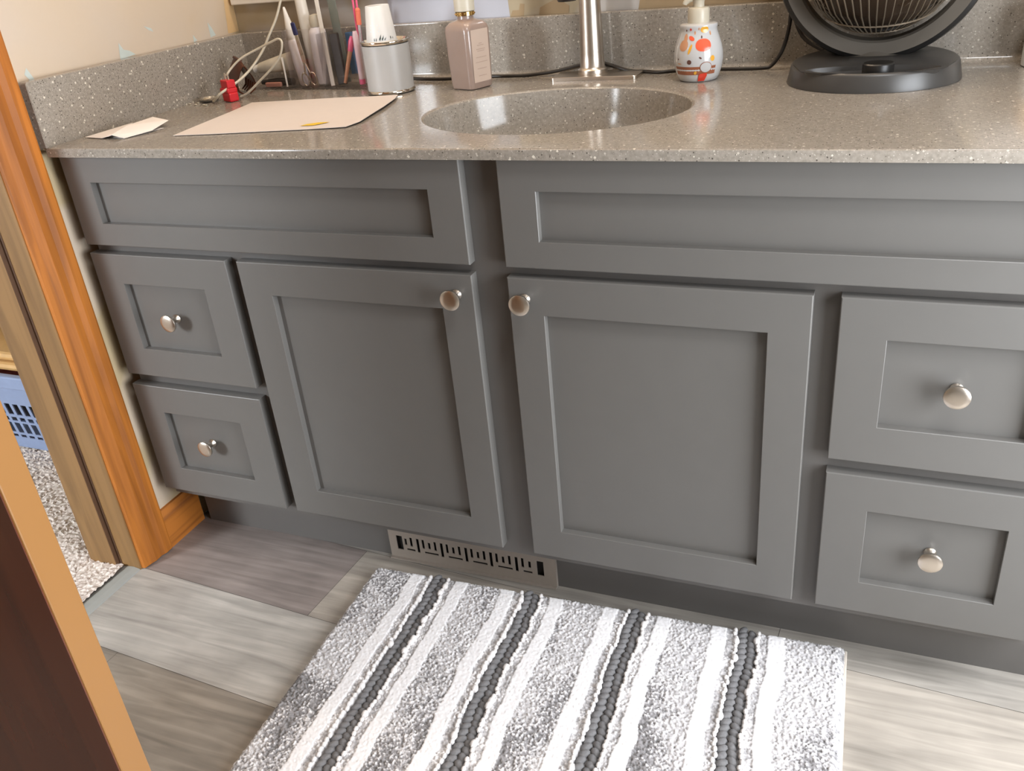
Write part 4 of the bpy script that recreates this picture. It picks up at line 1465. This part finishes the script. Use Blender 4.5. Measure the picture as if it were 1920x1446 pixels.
for j in range(ny + 1):
    v = RD * j / ny
    ws = [wob(v, k) for k in range(4)]
    for i in range(nx + 1):
        u = RW * i / nx
        d, kk = min(((abs(u - DC[k] - ws[k]), k) for k in range(4)))
        side_ = 1 if u > DC[kk] + ws[kk] else -1
        wst = 0.002 * (vn(v * 30, 9.1, 20 + kk * 2 + (side_ > 0)) - 0.5) * 2
        r_ = hsh(i // 2, j // 2, 5) * 0.6 + hsh(i, j, 6) * 0.4
        z = 0.0165
        if d < 0.0165:
            z = 0.0105
            c = c_mg
            dz = 0.001 * r_
        elif 0.033 + wst < d < 0.058 + wst + 0.004 * (vn(v * 11, 4.4, kk) - .5):
            c = c_white
            dz = 0.0012 * r_ + 0.0034
            c = tuple(q * (0.95 + 0.08 * hsh(i, j, 9)) for q in c_white)
        elif d < 0.034:
            dz = 0.0042 * r_
            m_ = r_ * 0.8 + 0.5 * vn(u * 60, v * 60, 3)
            c = c_lg if m_ > 0.55 else (0.35, 0.34, 0.345)
            if m_ > 0.85:
                c = c_white
        else:
            dz = 0.0052 * r_
            low = vn(u * 16, v * 9, 2) * 0.6 + vn(u * 45, v * 30, 4) * 0.4
            depth_ = min(1, v / 0.34)
            dark = 0.08 + 1.25 * max(0, low - 0.36 + 0.26 * (depth_ - 0.45))
            q = r_
            if q < dark * 0.55:
                c = c_dg
            elif q < dark * 1.25:
                c = c_mg
            elif q < 0.72:
                c = c_lg
            else:
                c = c_white
        e = min(u, RW - u, v, RD - v)
        if e < 0.010:
            z = z * (0.15 + 0.85 * math.sqrt(max(0, e / 0.010)))
        jx = (hsh(i, j, 7) - 0.5) * 0.0016
        jy = (hsh(i, j, 8) - 0.5) * 0.0016
        V.append((u + jx, -v + jy, z + dz))
        C_.append(c)
F = []
for j in range(ny):
    for i in range(nx):
        k = j * (nx + 1) + i
        F.append((k, k + nx + 1, k + nx + 2, k + 1))
me = bpy.data.meshes.new('pile')
me.from_pydata(V, [], F)
at = me.color_attributes.new('Col', 'FLOAT_COLOR', 'POINT')
buf = []
for c in C_:
    buf += [c[0], c[1], c[2], 1.0]
at.data.foreach_set('color', buf)
me.polygons.foreach_set('use_smooth', [True] * len(F))
me.materials.append(M_rug)
o = bpy.data.objects.new('pile', me)
COL.objects.link(o)
o.parent = rug
mb = MB()
mb.box((-0.002, 0.002, 0.0004), (RW + 0.004, -RD - 0.002, 0.0045), 0, 0.001)
mb.build('backing', mat('rug_backing', (206, 196, 184), rough=0.8, noise=0.05), rug)
for k in range(4):
    mb = MB()
    n_ = int(RD / 0.0122)
    for i in range(n_):
        v = 0.006 + (RD - 0.012) * i / n_
        for s in (-1, 1):
            hh = hsh(i, k, 31 + s)
            cx_ = DC[k] + wob(v, k) + s * 0.0072 + (hh - 0.5) * 0.002
            M = Matrix.Translation((cx_, -v - 0.0030 * s, 0.0135)) @ Matrix.Rotation(s * (0.75 + 0.5 * (hh - 0.5)), 4, 'Z')
            mb.ball((0, 0, 0), 1, 8, 6, 0, M, (0.0068, 0.0098, 0.0055))
    mb.build('braided_stripe', M_cordgrey, rug)
M_bead = mat('white_chenille', (210, 206, 204), rough=0.9, noise=0.03, nscale=300, sheen=0.2)
for k in range(4):
    for s in (-1, 1):
        mb = MB()
        v = 0.009
        i = 0
        while v < RD - 0.004:
            h1 = hsh(i, k * 2 + s, 41)
            big = 1.0 + 0.5 * (h1 > 0.9)
            cx_ = DC[k] + wob(v, k) + s * (0.0185 + 0.0040 * (hsh(i, k, 44 + s) - .5) - 0.003 * (big - 1))
            mb.ball((cx_, -v, 0.0180 + 0.001 * h1), 0.0045 * big, 7, 5, 0, None, (0.85, 1.15, 1.0))
            v += 0.0074 + 0.0030 * h1
            i += 1
        mb.build('chenille_edge', M_bead, rug)

# ------------------------------------------------------------------ beyond the doorway
bk = thing('laundry_basket', 'slate blue slotted plastic basket on the bedroom carpet', 'basket', (-1.12, 0.205, 0.0125))
BW, BD, BH = 0.62, 0.40, 0.228
mb = MB()
holes = []
for r0, r1 in ((0.033, 0.041), (0.048, 0.079), (0.085, 0.097), (0.105, 0.138)):
    x = 0.030
    while x < BW - 0.04:
        holes.append((x, r0, x + 0.0180, r1))
        x += 0.0280
side_f = MB()
plate_with_holes(side_f, BW, BH - 0.03, holes, 0.003)
def flare(vs, sgn):
    return [(x, y - 0.12 * z, z) for x, y, z in vs]
side_f.v = flare(side_f.v, 1)
side_f.build('front_side', M_blue, bk)
sb = MB()
plate_with_holes(sb, BW, BH - 0.03, holes, 0.003)
sb.v = [(x, BD + 0.12 * z - y, z) for x, y, z in sb.v]
sb.build('back_side', M_blue, bk)
hs = [h_ for h_ in holes if h_[2] < BD - 0.03]
for nm, xx in (('left_side', 0), ('right_side', BW)):
    sb = MB()
    plate_with_holes(sb, BD, BH - 0.03, hs, 0.003)
    s = 1 if xx else -1
    sb.v = [(xx + s * (0.02 * 0 + 0.12 * z) - s * y, x, z) for x, y, z in sb.v]
    sb.build('end_side', M_blue, bk)
mb = MB()
mb.box((0, 0, 0), (BW, BD, 0.004))
mb.build('basket_bottom', M_blue, bk)
mb = MB()
fl_ = 0.12 * (BH - 0.03)
for a, b in (((-fl_ - .012, -fl_ - 0.014, BH - 0.034), (BW + fl_ + .012, -fl_ + 0.004, BH)), ((-fl_ - .012, BD + fl_ - 0.004, BH - 0.034), (BW + fl_ + .012, BD + fl_ + 0.014, BH)), ((-fl_ - .014, -fl_, BH - 0.034), (-fl_ + .004, BD + fl_, BH)), ((BW + fl_ - .004, -fl_, BH - 0.034), (BW + fl_ + .014, BD + fl_, BH))):
    mb.box(a, b, 0, 0.004)
mb.build('rim', M_blue, bk)


def cloth(name, c, r, m_, label, cat, seed, sc=(1, 1, 0.6)):
    mb = MB()
    n_, k_ = 24, 14
    Ls = []
    for i in range(k_ + 1):
        ph = PI * i / k_
        row_ = []
        for j in range(n_):
            th = 2 * PI * j / n_
            rr_ = r * (1 + 0.28 * (vn(math.cos(th) * 3 + 9, math.sin(th) * 3 + ph * 2, seed) - 0.5))
            row_.append((c[0] + sc[0] * rr_ * math.sin(ph) * math.cos(th), c[1] + sc[1] * rr_ * math.sin(ph) * math.sin(th), c[2] - sc[2] * rr_ * math.cos(ph)))
        Ls.append(row_)
    mb.loops(Ls, 0, True)
    return tag(mb.build(name, m_), label, cat)


cloth('pink_garment', (-0.92, 0.325, 0.128), 0.095, mat('pink_cloth', (226, 130, 130), rough=0.9, noise=0.35, nscale=30), 'pale pink garment showing through the basket slots', 'clothing', 1, (1.25, 0.95, 0.45))
cloth('red_garment', (-0.66, 0.325, 0.128), 0.090, mat('red_cloth', (178, 50, 74), rough=0.9, noise=0.4, nscale=40), 'dark red garment showing through the basket slots', 'clothing', 2, (1.2, 0.95, 0.42))
cloth('black_garment', (-0.80, 0.35, 0.048), 0.09, mat('black_cloth', (36, 34, 40), rough=0.9, noise=0.2), 'black garment at the bottom of the basket', 'clothing', 3, (2.0, 1.0, 0.24))
# folded tan blanket and white pillow on top of the basket
mb = MB()
for k, (z0, z1, e) in enumerate(((0.2425, 0.262, 0.0), (0.2625, 0.283, 0.012))):
    mb.box((-1.13 + e, 0.190 + e, z0), (-0.50 - e, 0.560 - e, z1), 0, 0.009)
tag(mb.build('folded_blanket', M_tan), 'folded tan blanket lying across the slate blue basket', 'blanket')
cloth('white_pillow', (-0.86, 0.40, 0.350), 0.19, mat('white_cotton', (216, 210, 212), rough=0.9, noise=0.03), 'white pillow lying on the folded tan blanket', 'pillow', 4, (1.5, 0.95, 0.28))
